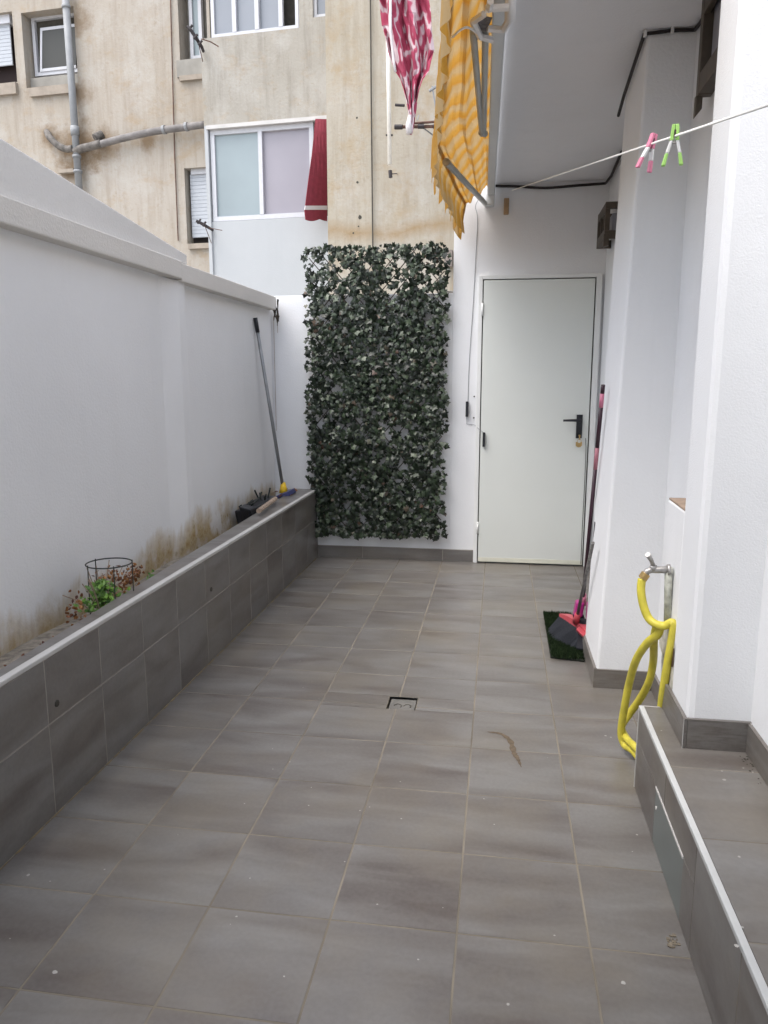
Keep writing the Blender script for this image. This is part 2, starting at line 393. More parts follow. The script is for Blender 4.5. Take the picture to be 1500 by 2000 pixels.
# drain
dr = thing('floor_drain', ((DR[0]+DR[1])/2, (DR[2]+DR[3])/2, 0), 'small square floor drain with a sunken tile cover in the middle of the tiles', 'drain')
b = MB(); b.poly([(DR[0]-.01, DR[2]-.01, -.02), (DR[1]+.01, DR[2]-.01, -.02), (DR[1]+.01, DR[3]+.01, -.02), (DR[0]-.01, DR[3]+.01, -.02)]); b.build('drain_well', M['gap'], dr)
b = MB(); b.box(DR[0]+.011, DR[1]-.006, DR[2]+.004, DR[3]-.022, -.019, -.0035); b.build('cover', plain('drain_cover', (.13, .125, .115), .6, .2), dr, bevel=.002)
b = MB()
for cx_ in (-.40, -.358):
    b.tube([(cx_+.016*math.cos(t), 3.055+.02*math.sin(t), -.003) for t in [k*math.pi/6-.6 for k in range(8)]], .0022, 6)
b.build('grip_slot', M['gap'], dr)
# ------------------------------------------------------------------ planter
pl = thing('planter', (-1.55, 2, 0), 'long raised planter faced in two rows of grey brown tiles along the left wall', 'planter')
def rimx(y): return -1.428-.0285*max(0, y-1.0)
b = MB()
for y0, y1 in ((-2.9, 1.0), (1.0, 5.715)):
    b.hexa([(-1.56, y0, -.01), (-1.3918, y0, -.01), (-1.3918, y1, -.01), (-1.56, y1, -.01), (rimx(y0)+.003, y0, .5385), (-1.3918, y0, .5385), (-1.3918, y1, .5385), (rimx(y1)+.003, y1, .5385)])
b.build('core', M['pgrout'], pl)
py_ = [2.067+T*k for k in range(-15, 12)] + [5.718]
b = MB(); tiles(b, (-1.3908, 0, 0), (0, 1, 0), (0, 0, 1), (1, 0, 0), grid(py_, [0, .31, .526]), gap=.0021, h=.0015, rnd=R); b.build('tile_face', M['ptile'], pl)
b = MB()
for k in range(len(py_)-1):
    y0, y1 = py_[k]+.0015, py_[k+1]-.0015; o_ = R.random()*30
    b.poly([(rimx(y0), y0, .54), (-1.416, y0, .54), (-1.416, y1, .54), (rimx(y1), y1, .54)], [(o_, o_), (o_+.05, o_), (o_+.05, o_+.33), (o_, o_+.33)])
    b.poly([(rimx(y1), y1, .54), (rimx(y1), y1, .47), (rimx(y0), y0, .47), (rimx(y0), y0, .54)], [(o_, o_)]*4)
b.build('rim_tiles', M['ptile'], pl)
b = MB(); b.box(-1.416, -1.3885, -2.9, 5.718, .527, .5425); b.build('edge_trim', M['trim'], pl, bevel=.003)
b = MB(); n = 60
for k in range(n):
    y0 = -2.9+8.6*k/n; y1 = -2.9+8.6*(k+1)/n
    b.poly([(-1.73, y0, .415+.012*math.sin(k*7)), (-1.44, y0, .435+.008*math.sin(k*3.1)), (-1.44, y1, .435+.008*math.sin((k+1)*3.1)), (-1.73, y1, .415+.012*math.sin((k+1)*7))])
b.build('soil', M['soil'], pl)
# holes drilled in the planter face (weep holes)
for px, py2 in ((112, 1374), (413, 1151)):
    c = Ux(px, py2, -1.389); b = MB(); b.tube([c+Vector((-.004, 0, 0)), c+Vector((.001, 0, 0))], [.013, .011], 8); b.build('weep_hole', M['gap'], pl)
# ------------------------------------------------------------------ garden wall (left)
gw = thing('garden_wall', (-1.8, 2, 0), 'white painted garden wall with beige coping and damp yellow stains above the planter', 'wall')
b = MB(); b.box(-1.90, -1.725, -2.9, 5.70, -.02, 1.95); b.build('wall_face', M['gwall'], gw)
b = MB(); b.hexa([(-1.727, 3.75, .3), (-1.692, 3.93, .3), (-1.692, 4.02, .3), (-1.74, 4.06, .3), (-1.727, 3.75, 1.909), (-1.692, 3.93, 1.909), (-1.692, 4.02, 1.909), (-1.74, 4.06, 1.909)]); b.build('pilaster', M['gwall'], gw, bevel=.012)
b = MB(); b.box(-1.95, -1.665, -2.9, 3.93, 1.912, 2.005); b.box(-1.95, -1.668, 3.93, 5.66, 1.900, 1.995); b.build('coping', M['coping'], gw, bevel=.006)
P0, P1 = Ux(0, 268, -1.69), Ux(365, 498, -1.69)
sl_ = (P1.z-P0.z)/(P1.y-P0.y); ya = -2.9; za = P1.z+sl_*(ya-P1.y)
b = MB(); b.hexa([(-1.93, ya, 2.002), (-1.69, ya, 2.002), (-1.69, P1.y, 2.002), (-1.93, P1.y, 2.002), (-1.93, ya, za), (-1.69, ya, za), (-1.69, P1.y, P1.z), (-1.93, P1.y, P1.z)])
b.build('sloping_parapet', plaster('grey_parapet', (.71, .695, .67), .6), gw, bevel=.006)
b = MB(); c = Uy(548, 590, 5.66)
for k in range(26):
    p = Vector((-1.66+R.uniform(-.03, .012), 5.655+R.uniform(-.01, .01), 1.90+R.uniform(-.05, .10))); q = p+Vector((R.uniform(-.01, .01), 0, -R.uniform(.02, .07)))
    b.tube([p, q], [.006, .002], 5)
tag(b.build('moss_clump', plain('dry_moss', (.06, .05, .04), 1, .4, scale=60), gw), kind='stuff')
b = MB()
for dx, z0, z1 in ((0, 1.86, 1.05), (.03, 1.88, 1.74)):
    zz = z0
    while zz > z1:
        l = R.uniform(.03, .09); b.poly([(-1.7105+dx, 5.7165, zz), (-1.7075+dx, 5.7165, zz), (-1.708+dx, 5.7165, zz-l), (-1.711+dx, 5.7165, zz-l)]); zz -= l*R.uniform(.9, 1.02)
tag(b.build('drip_stain', M['brown_patch'], gw), kind='stuff')
# ------------------------------------------------------------------ low end wall
ew = thing('end_wall', (-.9, 5.8, 0), 'low white end wall behind the ivy trellis', 'wall')
b = MB(); b.box(-3.2, -.35, 5.72, 5.90, -.02, 2.008); b.build('wall_face', M['white'], ew, bevel=.004)
b = MB(); xk = [-1.39, -1.03, -.40, -.16]; tiles(b, (0, 5.708, 0), (1, 0, 0), (0, 0, 1), (0, -1, 0), grid(xk, [0, .092]), gap=.001, h=.01, rnd=R); b.build('skirting', M['ptile'], ew)
b = MB(); b.box(-1.39, -.16, 5.7095, 5.722, 0, .0935); b.build('skirting_grout', M['pgrout'], ew)
b = MB(); b.box(-.47, -.352, 5.74, 5.86, 2.009, 2.03); b.build('cap_stone', M['concrete'], ew, bevel=.006)
# ------------------------------------------------------------------ house
hs_ = thing('house', (1.2, 3, 0), 'white plastered house on the right with overhanging slab, pillars and metal door', 'house')
b = MB(); b.box(-.35, 1.4, 5.72, 5.95, -.02, 2.96); b.build('end_wall', M['white'], hs_)
b = MB(); b.box(.73, 1.4, 2.44, 3.40, -.02, 2.752); b.box(.72, 1.4, 3.80, 5.72, -.02, 2.752); b.build('side_wall', M['white'], hs_)
b = MB(); b.box(.765, 1.5, -2.9, 2.27, -.02, 3.9); b.build('near_wall', M['rough_white'], hs_)
b = MB(); b.hexa([(.472, 3.39, -.01), (1.1, 3.39, -.01), (1.1, 3.86, -.01), (.472, 3.86, -.01), (.545, 3.39, 2.75), (1.1, 3.39, 2.75), (1.1, 3.90, 2.75), (.545, 3.90, 2.75)]); b.build('pillar', M['white'], hs_, bevel=.012)
b = MB(); b.box(.585, 1.3, 2.24, 2.46, -.01, 3.9); b.build('pillar', M['rough_white'], hs_, bevel=.02)
b = MB(); b.hexa([(-.005, 2.40, 2.75), (1.5, 2.40, 2.75), (1.5, 5.95, 2.75), (-.09, 5.95, 2.75), (-.005, 2.40, 2.95), (1.5, 2.40, 2.95), (1.5, 5.95, 2.95), (-.09, 5.95, 2.95)])
b.build('ceiling_slab', M['ceil'], hs_)
b = MB(); b.box(.95, 1.5, 2.48, 5.9, 2.951, 3.9); b.build('upper_wall', M['white'], hs_)
b = MB(); b.box(1.51, 8, -2.9, 6.5, -.02, 4.0); b.build('building_body', M['white'], hs_)
b = MB(); b.box(-1.3, .763, -2.9, 1.05, 2.75, 2.95); b.build('added_shade_slab', M['white'], hs_)  # unseen slab over the viewpoint, added to dim the near floor
# pipe boxing beside the near pillar with a broken, bare top
b = MB(); b.hexa([(.588, 2.455, .0), (.74, 2.455, .0), (.74, 2.60, .0), (.588, 2.60, .0), (.588, 2.455, .985), (.74, 2.455, .985), (.74, 2.70, .985), (.588, 2.70, .985)]); b.build('pipe_boxing', M['white'], hs_, bevel=.006)
b = MB(); b.hexa([(.589, 2.462, .986), (.72, 2.462, .986), (.72, 2.698, .986), (.591, 2.695, .986), (.589, 2.462, .992), (.72, 2.462, .992), (.72, 2.698, .992), (.591, 2.695, .992)]); b.build('bare_ledge', M['brown_patch'], hs_)
# broken plaster and the hollow beneath the tap
b = MB()
c0 = Uy(1287, 1240, 2.61); 
def ragged(mb, pts, Y, depth, rnd, jit=.004):
    Q = []
    for k, p in enumerate(pts):
        a = Vector(p); bb = Vector(pts[(k+1) % len(pts)])
        for t in (0, .33, .66): q = a.lerp(bb, t); Q.append(Uy(q.x+rnd.uniform(-2, 2), q.y+rnd.uniform(-2, 2), Y))
    mb.poly(Q); return mb
def onface(px, py, off=0): return Ux(px, py, .5865-off)
Q = []
for px, py in ((1285, 1228), (1300, 1222), (1316, 1228), (1318, 1260), (1316, 1300), (1315, 1345), (1303, 1348), (1300, 1310), (1296, 1285), (1288, 1262)): Q.append(onface(px, py))
b.poly(Q); b.build('broken_plaster', plain('crumbling_render', (.50, .48, .42), .95, .3, scale=50, bmp=.8), hs_)
b = MB(); b.poly([onface(px, py, .001) for px, py in ((1300, 1272), (1317, 1266), (1315, 1300), (1314, 1303), (1303, 1300), (1299, 1286))]); b.build('hollow', plain('hollow_dark', (.07, .04, .022), .95, .3, scale=40), hs_)
# skirtings
b = MB()
b.hexa([(.462, 3.378, 0), (.73, 3.378, 0), (.73, 3.39, 0), (.462, 3.39, 0), (.464, 3.378, .088), (.73, 3.378, .088), (.73, 3.39, .088), (.464, 3.39, .088)])
b.hexa([(.461, 3.380, 0), (.474, 3.380, 0), (.474, 3.86, 0), (.461, 3.86, 0), (.463, 3.380, .088), (.476, 3.380, .088), (.476, 3.86, .088), (.463, 3.86, .088)])
b.box(.718, .731, 2.61, 3.377, 0, .088)
b.box(.709, .721, 3.87, 5.70, 0, .088)
o = b.build('skirting', M['ptile'], hs_)
b = MB()
b.box(.573, .5845, 2.228, 2.52, .30, .395)
b.box(.585, .766, 2.228, 2.2395, .30, .395)
b.box(.7535, .7655, -2.9, 2.2275, .30, .392)
b.build('skirting', M['tile'], hs_, bevel=.0015)
for x0, x1, y0, y1 in ((.5735, .5865, 2.2265, 2.2275), (.7625, .7635, 2.22, 2.228)): b = MB(); b.box(x0-.0012, x0+.0005, y0-.0005, y1, .30, .394); b.build('skirting_grout', M['trim'], hs_)
for yy in (1.93, 1.6, 1.27): b = MB(); b.box(.7525, .754, yy, yy+.003, .30, .391); b.build('skirting_grout', M['trim'], hs_)
# ------------------------------------------------------------------ door
door = MB(); door.box(-.128, .651, 5.688, 5.716, .012, 2.09); do = door.build('door', M['door'], hs_, bevel=.003)
b = MB()
b.box(-.165, -.136, 5.690, 5.7195, 0, 2.125); b.box(.660, .700, 5.690, 5.7195, 0, 2.125); b.box(-.136, .660, 5.690, 5.7195, 2.098, 2.125)
b.build('door_frame', M['frame_white'], do, bevel=.002)
b = MB(); b.box(-.136, .660, 5.7165, 5.719, .002, 2.098); b.build('door_gap', M['gap'], do)
b = MB(); b.box(-.127, .650, 5.6855, 5.6878, .013, .045); b.build('kick_strip', plain('cream_strip', (.66, .66, .56), .5, .05), do)
b = MB(); b.box(.563, .606, 5.676, 5.6875, .965, 1.135); b.tube([(.585, 5.676, 1.095), (.585, 5.64, 1.095)], .010, 10); b.tube([(.592, 5.636, 1.095), (.53, 5.632, 1.096), (.465, 5.64, 1.094)], [.011, .0095, .008], 10); b.build('handle', M['black'], do, bevel=.002, smooth=True)
b = MB(); b.tube([(.587, 5.672, .985), (.587, 5.655, .985)], .007, 8); b.box(.583, .591, 5.645, 5.657, .955, .99)
for a in range(5): 
    aa = a*.5-1.0; b.box(.585+.02*math.sin(aa)-.006, .585+.02*math.sin(aa)+.006, 5.648+a*.004, 5.650+a*.004, .93-.02*math.cos(aa)-.01, .93-.02*math.cos(aa)+.02)
b.tube([(.587+.014*math.cos(t), 5.652, .945+.014*math.sin(t)) for t in [k*math.pi/6 for k in range(13)]], .0015, 5, caps=False)
b.build('key_bunch', M['brass'], do)
for zz in (1.93, .32):
    b = MB(); b.tube([(-.135, 5.684, zz), (-.135, 5.684, zz-.09)], .007, 8); b.build('hinge', M['frame_white'], do, smooth=True)
b = MB(); b.tube([(.634, 5.686, .965), (.640, 5.684, .90), (.642, 5.6855, .6), (.640, 5.6855, .3), (.641, 5.6855, .02)], .0022, 5); b.build('door_wire', M['gap'], do)
# alarm contacts and their cable
b = MB(); b.box(-.112, -.094, 5.664, 5.687, .893, 1.0); tag(b.build('alarm_contact', M['black'], None, bevel=.003), 'narrow black alarm contact fixed on the left edge of the pale door', 'sensor')
sb = thing('alarm_contact', (-.235, 5.7, 1.17), 'narrow black alarm contact on the white wall beside the door, on a thin hanging wire', 'sensor')
b = MB(); b.box(-.243, -.223, 5.692, 5.7195, 1.113, 1.226); b.build('contact_box', M['black'], sb, bevel=.003)
b = MB(); b.tube(smoothpath([(-.228, 5.716, 1.226), (-.224, 5.7165, 1.5), (-.205, 5.7165, 1.9), (-.190, 5.7165, 2.3), (-.185, 5.716, 2.52), (-.20, 5.70, 2.60), (-.17, 5.69, 2.66)], 6), .0022, 5)
b.tube([(-.236, 5.716, 1.113), (-.236, 5.7165, 1.06), (-.18, 5.7165, 1.055), (-.150, 5.686, 1.03), (-.11, 5.684, 1.0)], .0016, 5); b.build('wire', M['pale_cable'], sb)
for zz in (1.262, 1.105):
    b = MB(); b.tube([(-.182, 5.719, zz), (-.182, 5.7145, zz)], .006, 7); b.build('wall_plug', M['gap'], sb)
# ------------------------------------------------------------------ raised step with hatch
st = thing('raised_step', (.63, 1, 0), 'low tiled step along the right wall with a pale metal edge', 'step')
b = MB(); b.box(.5015, .770, -2.9, 2.517, -.015, .299); b.build('core', M['grout'], st)
fy = [1.745+.345*k for k in range(-13, 3)] ; fy = [y for y in fy if y < 2.4] + [2.518]
b = MB(); hole = (1.853, 2.205, -.01, .185)
tiles(b, (.5005, 0, 0), (0, 1, 0), (0, 0, 1), (-1, 0, 0), cut(grid(fy, [0, .290]), hole), gap=.0015, h=.0014, rnd=R)
ty = [1.762+.3475*k for k in range(-13, 3)]; ty = [y for y in ty if y < 2.45] + [2.518]
tiles(b, (0, 0, .3), (1, 0, 0), (0, 1, 0), (0, 0, 1), grid([.514, .766], ty), gap=.0015, h=.0014, rnd=R)
tiles(b, (0, 2.5185, 0), (1, 0, 0), (0, 0, 1), (0, 1, 0), grid([.502, .60], [0, .296]), gap=.001, h=.003, rnd=R)
b.build('tiles', M['tile'], st)
b = MB(); b.box(.4985, .515, -2.9, 2.5195, .289, .302); b.build('edge_trim', plain('pale_edge_trim', (.46, .47, .47), .4, .05), st, bevel=.0015)
b = MB(); b.box(.4985, .5015, 2.518, 2.5215, .0, .289); b.box(.515, .585, 2.5175, 2.5205, .297, .301); b.build('grout_line', M['trim'], st)
b = MB(); b.box(.5007, .5013, 1.853, 2.205, .002, .185); ht = b.build('hatch', M['plate'], st, bevel=.0008)
b = MB(); b.box(.4982, .5012, 1.855, 2.20, .178, .185); b.build('hatch_edge', M['trim'], ht)
b = MB(); b.tube([(.5012, 2.18, .125), (.4985, 2.18, .125)], .006, 8); b.build('hatch_screw', M['trim'], ht)
b = MB()
for px, py, r in ((1438, 1847, .006), (1415, 1523, .007), (1444, 1673, .005), (1292, 1427, .004), (1452, 1830, .005), (1452, 1500, .004), (1470, 1508, .004), (1410, 1506, .004), (1450, 1811, .004)):
    c = Uz(px, py, .3012); b.poly([c+Vector((math.cos(k), math.sin(k), 0))*r*(.6+.3*R.random()) for k in range(6)])
tag(b.build('paint_spots', M['paint_drop'], st), kind='stuff')
b = MB()
for k in range(30):
    c = Vector((.748+R.uniform(-.018, .003), R.uniform(1.9, 2.2), .3014)); r = R.uniform(.002, .006); b.poly([c+Vector((math.cos(q+.3*k), math.sin(q+.3*k), 0))*r*R.uniform(.5, 1) for q in range(6)])
tag(b.build('grit', M['gap'], st), kind='stuff')
# broken filler at the foot of the step
b = MB(); c = Uz(1322, 1842, 0)
for k in range(26):
    p = c+Vector((R.uniform(-.022, .004), R.uniform(-.02, .03), .0012)); s_ = R.uniform(.001, .0045); b.box(p.x-s_, p.x+s_, p.y-s_, p.y+s_, 0.0005, p.z+s_*.5)
tag(b.build('broken_filler', plain('pale_filler', (.17, .145, .11), .95, .3, scale=60), st), kind='stuff')
# ------------------------------------------------------------------ neighbour building
nb = thing('apartment_building', (-2, 10.5, 0), 'old beige rendered apartment building with streaked walls and white framed windows behind the end wall', 'building')
def fbox(mb, px0, px1, py0, py1, d0, d1, dref=None):
    """box on the facade whose front face (at depth d0) spans these measured corners"""
    u0, z1 = Fq(px0, py0, d0); u1, z0 = Fq(px1, py1, d0)
    if u0 > u1: u0, u1 = u1, u0
    if z0 > z1: z0, z1 = z1, z0
    P = [Fp(u, z, d) for z in (z0, z1) for u, d in ((u0, d0), (u1, d0), (u1, d1), (u0, d1))]
    return mb.hexa(P)
def fbuz(mb, u0, u1, z0, z1, d0, d1): return mb.hexa([Fp(u, z, d) for z in (z0, z1) for u, d in ((u0, d0), (u1, d0), (u1, d1), (u0, d1))])
DB, DL = .45, 1.15
uE = Fq(638, 250, 0)[0]
b = MB(); fbuz(b, uE, uE+6, -.02, 7.2, 0, 2.5); b.build('wall', M['fac_front'], nb)
# left wall with recesses: built from slabs round the openings
ZL = lambda x, y: Fq(x, y, DL)
def cutwall(mb, u0, u1, z0, z1, holes, d0, d1):
    us = sorted({u0, u1, *[h[0] for h in holes], *[h[1] for h in holes]}); zs = sorted({z0, z1, *[h[2] for h in holes], *[h[3] for h in holes]})
    for i in range(len(us)-1):
        for j in range(len(zs)-1):
            cu, cz = (us[i]+us[i+1])/2, (zs[j]+zs[j+1])/2
            if any(h[0] < cu < h[1] and h[2] < cz < h[3] for h in holes): continue
            fbuz(mb, us[i], us[i+1], zs[j], zs[j+1], d0, d1)
def hole(px0, px1, py0, py1, d): a = Fq(px0, py1, d); c = Fq(px1, py0, d); return (a[0], c[0], a[1], c[1])
hA = hole(52, 143, 12, 172, DL); hB = hole(352, 400, -60, 122, DL); hC = hole(366, 412, 325, 476, DL); hD = hole(-70, 23, 22, 171, DL)
uBl = Fq(399, 260, DB)[0]
b = MB(); cutwall(b, -16, uBl+.3, -.02, 7.2, [hA, hB, hC, hD], DL, DL+.28); b.build('wall', M['fac_left'], nb)
b = MB(); fbuz(b, -16, uBl+.2, -.02, 7.2, DL+.281, DL+2); b.build('inner_wall', M['cement'], nb)
# the bay
zb1 = Fq(520, 236, DB)[1]; zb0 = Fq(500, 428, DB)[1]; zt0 = Fq(480, 66, DB)[1]
b = MB(); fbuz(b, uBl, uE-.002, zb1+.0, zt0, DB, DL+.5); b.build('parapet', M['fac_grey'], nb)
b = MB(); fbuz(b, uBl+.05, uE-.002, -.02, zb0-.0, DB+.03, DL+.5); b.build('bay_wall', M['fac_white'], nb)
b = MB(); fbuz(b, uBl, uE-.002, zt0+1.35, 7.2, DB, DL+.5); b.build('parapet', M['fac_grey'], nb)
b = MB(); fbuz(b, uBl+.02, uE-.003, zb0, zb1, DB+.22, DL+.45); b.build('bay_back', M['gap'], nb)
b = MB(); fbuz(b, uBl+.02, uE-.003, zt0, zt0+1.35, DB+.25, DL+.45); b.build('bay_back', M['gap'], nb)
b = MB(); fbuz(b, uBl, uBl+.05, zb0-.9, zb1-.001, DB+.001, DL+.3); b.build('bay_cheek', M['fac_white'], nb)
b = MB(); u2 = Fq(584, 50, DB)[0]; u3 = Fq(611, 50, DB)[0]; fbuz(b, u2, u3, zt0+.001, zt0+1.349, DB+.002, DL); b.build('bay_post', M['fac_grey'], nb)
def window(px0, px1, z0, z1, d, panes, fr=.045, name='window', px=True):
    """sliding window: frame and panes; panes = [(t0,t1,material)]"""
    u0, u1 = (Fq(px0, 300, d)[0], Fq(px1, 300, d)[0]) if px else (px0, px1)
    m_ = MB(); fbuz(m_, u0, u1, z0, z0+fr, d, d+.07); fbuz(m_, u0, u1, z1-fr, z1, d, d+.07); fbuz(m_, u0, u0+fr, z0+fr+.0005, z1-fr-.0005, d+.001, d+.069); fbuz(m_, u1-fr, u1, z0+fr+.0005, z1-fr-.0005, d+.001, d+.069)
    for (t0, t1, mt) in panes[1:]:
        c = u0+(u1-u0)*t0; fbuz(m_, c-.028, c+.028, z0+fr+.001, z1-fr-.001, d-.004, d+.05)
    w_ = m_.build(name, M['pvc'], nb)
    for k, (t0, t1, mt) in enumerate(panes):
        if mt is None: continue
        p_ = MB(); a, c = u0+(u1-u0)*t0+.01, u0+(u1-u0)*t1-.01; fbuz(p_, a, c, z0+fr*.5, z1-fr*.5, d+.03+.012*k, d+.036+.012*k); p_.build('pane', mt, w_)
    return w_
ua = Fq(413, 340, DB+.04)[0]; ub = Fq(613, 330, DB+.04)[0]
window(ua, ub, zb0+.005, zb1-.05, DB+.04, [(0, .49, M['glass_green']), (.49, 1, M['glass_mauve'])], fr=.06, px=False)
ua2 = Fq(412, 40, DB+.03)[0]; ub2 = Fq(583, 40, DB+.03)[0]
window(ua2, ub2, zt0+.005, zt0+1.34, DB+.03, [(0, .27, M['glass_grey']), (.27, .53, M['glass_grey']), (.53, .80, M['glass_grey']), (.80, 1, None)], px=False)
window(Fq(612, 30, DB+.04)[0], uE-.006, zt0+.10, zt0+1.34, DB+.04, [(0, 1, M['glass_grey'])], px=False)
b = MB(); fbuz(b, u3, uE-.004, zt0+.001, zt0+.10, DB+.003, DB+.2); b.build('bay_sill', M['fac_grey'], nb)
b = MB(); fbuz(b, ua-.03, uE-.004, zb1-.048, zb1-.001, DB-.02, DB+.2); b.build('lintel_strip', M['trim'], nb)
for k in range(5):
    pass
# left wall windows
b = MB(); h = hA; fbuz(b, h[0], h[1], h[2], h[2]+.17, DL+.10, DL+.28); b.build('cement_surround', M['cement'], nb)
wz = (Fq(100, 147, DL+.2)[1], Fq(100, 30, DL+.2)[1]); wu = (Fq(66, 90, DL+.2)[0], Fq(150, 90, DL+.2)[0])
m_ = MB(); fr = .05
fbuz(m_, wu[0], wu[1], wz[0], wz[0]+fr, DL+.18, DL+.24); fbuz(m_, wu[0], wu[1], wz[1]-fr, wz[1], DL+.18, DL+.24); fbuz(m_, wu[0], wu[0]+fr, wz[0]+fr, wz[1]-fr, DL+.181, DL+.239)
wo = m_.build('window', M['pvc'], nb)
b = MB(); fbuz(b, wu[0]+fr, wu[1], wz[0]+fr, wz[1]-fr, DL+.235, DL+.25); b.build('dark_opening', M['gap'], wo)
# the tilted sash leans inwards at the top
sb_, st_ = wz[0]+fr, wz[1]-fr-.12
m_ = MB(); x0, x1 = wu[0]+fr+.05, wu[1]-.02; sh = .06
def sash(u, z, dd): return Fp(u+(z-sb_)*.10, z, dd)
for (a, c, e, f) in ((x0, x1, sb_, sb_+.04), (x0, x1, st_-.04, st_), (x0, x0+.035, sb_+.04, st_-.04)):
    m_.hexa([sash(u, z, d_) for z in (e, f) for u, d_ in ((a, DL+.165), (c, DL+.165), (c, DL+.185), (a, DL+.185))])
m_.build('tilted_sash', M['pvc'], wo)
m_ = MB(); m_.hexa([sash(u, z, d_) for z in (sb_+.03, st_-.03) for u, d_ in ((x0+.03, DL+.172), (x1, DL+.172), (x1, DL+.178), (x0+.03, DL+.178))]); m_.build('pane', M['glass_dark'], wo)
b = MB(); fbox(b, 56, 143, 172, 180, DL-.05, DL+.1); b.build('sill', M['sill'], nb)
b = MB(); fbox(b, -75, 31, 171, 182, DL-.06, DL+.1); b.build('sill', M['sill'], nb)
b = MB(); fbox(b, 350, 396, 148, 153, DL-.05, DL+.1); b.build('sill', M['sill'], nb)
b = MB(); fbox(b, 367, 415, 476, 484, DL-.05, DL+.1); b.build('sill', M['sill'], nb)
b = MB(); fbox(b, 112, 143, 331, 336, DL-.08, DL+.0); b.build('sill', M['sill'], nb)
b = MB(); fbox(b, 344, 396, 118, 146, DL-.03, DL+.1); b.build('window_box', M['cement'], nb)
def shutter(px0, px1, py0, py1, d, name='roller_shutter'):
    a = Fq(px0, py1, d); c = Fq(px1, py0, d); n = max(6, int((c[1]-a[1])/.05)); m_ = MB()
    for k in range(n):
        z0 = a[1]+(c[1]-a[1])*k/n; z1 = a[1]+(c[1]-a[1])*(k+1)/n
        fbuz(m_, a[0], c[0], z0+.003, z1-.003, d, d+.02); fbuz(m_, a[0], c[0], z0-.003, z0+.003, d+.006, d+.018)
    return m_.build(name, M['shutter'], nb)
shutter(-70, 18, 45, 137, DL+.1); b = MB(); fbox(b, -72, 19, 22, 44, DL+.06, DL+.2); b.build('shutter_box', M['pvc'], nb)
b = MB(); fbuz(b, hD[0], hD[1], hD[2], hD[3], DL+.2, DL+.275); b.build('dark_opening', plain('dark_room', (.02, .012, .012), .9), nb)
shutter(376, 412, 338, 464, DL+.1); b = MB(); fbox(b, 372, 412, 326, 338, DL+.07, DL+.2); b.build('shutter_box', M['pvc'], nb)
b = MB(); fbuz(b, hC[0], hC[1], hC[2], hC[3], DL+.2, DL+.275); b.build('dark_opening', plain('dark_room2', (.03, .025, .025), .9), nb)
window(Fq(370, 60, DL+.15)[0], Fq(394, 60, DL+.15)[0], Fq(380, 116, DL+.15)[1], Fq(380, -60, DL+.15)[1], DL+.15, [(0, 1, M['glass_green'])], fr=.05, px=False)
# marks, holes and the vent on the front wall
for px, py, r in ((703, 424, .028), (698, 356, .016), (697, 230, .014), (700, 442, .012), (690, 455, .012)):
    b = MB(); c = Fpx(px, py, -.002); b.poly([c+FU*math.cos(k*.9)*r*R.uniform(.7, 1.1)+Vector((0, 0, 1))*math.sin(k*.9)*r*R.uniform(.7, 1.1) for k in range(7)]); b.build('wall_hole', M['gap'], nb)
b = MB(); fbox(b, 868, 882, 488, 520, -.10, 0); b.build('vent', plain('old_vent', (.22, .19, .17), .9, .5, scale=40), nb)
# ------------------------------------------------------------------ pipes, cables, brackets on the neighbour's wall (each a thing)
def ft(px, py, d): return Fpx(px, py, d)
b = MB(); r = .052
pts = [ft(124, -60, DL-.10), ft(127, 20, DL-.10), ft(141, 240, DL-.10), ft(146, 300, DL-.10), ft(156, 390, DL-.10)]
dp = thing('downpipe', pts[2], 'grey vertical drainpipe with sooty branch pipes on the beige building', 'drainpipe')
b.tube([pts[0], pts[-1]], r, 14); b.build('pipe', M['pipe'], dp, smooth=True)
def lerp_(t): return pts[0].lerp(pts[-1], t)
for py in (8, 242, 300, 330):
    b = MB(); t = (py+60)/450; q = lerp_(t); q2 = lerp_(t+.012+(.03 if py == 242 else 0)); b.tube([q, q2], .064, 14); b.build('collar', M['pipe'], dp, smooth=True)
b = MB(); b.tube(smoothpath([ft(143, 290, DL-.10), ft(128, 291, DL-.10), ft(112, 283, DL-.10), ft(97, 268, DL-.08), ft(92, 258, DL+.02)], 5), .05, 12); b.build('branch', M['pipe_dirty'], dp, smooth=True)
b = MB(); b.tube(smoothpath([ft(146, 297, DL-.10), ft(160, 290, DL-.10), ft(178, 286, DL-.10), ft(198, 280, DL-.10)], 4), .058, 12); b.tube([ft(185, 270, DL-.08), ft(200, 262, DL+.0)], .06, 12); b.build('branch', M['pipe_dirty'], dp, smooth=True)
b = MB(); b.tube(smoothpath([ft(195, 282, DL-.10), ft(240, 270, DL-.10), ft(300, 257, DL-.10), ft(350, 250, DL-.10), ft(402, 243, DL-.10)], 6), .05, 12); b.build('side_run', M['pipe_dirty'] if False else plain('stained_pipe', (.18, .17, .165), .8, .3, scale=8), dp, smooth=True)
for px, py in ((318, 254), (362, 248)):
    b = MB(); b.tube([ft(px, py, DL-.10), ft(px+5, py-1, DL-.10)], .062, 12); b.build('collar', M['pipe'], dp)
b = MB(); b.tube([ft(332, -40, DL-.02), ft(337, 150, DL-.02), ft(341, 300, DL-.02), ft(348, 470, DL-.02)], .008, 5)
tag(b.build('hanging_cable', M['rust'], None), 'thin brown cable running down the beige wall left of the narrow windows', 'cable')
b = MB(); b.tube([ft(723, -60, -.03), ft(725, 200, -.03), ft(728, 480, -.03), ft(729, 560, -.03)], .009, 5)
tag(b.build('hanging_cable', M['gap'], None), 'thin dark cable running straight down the beige wall above the trellis', 'cable')
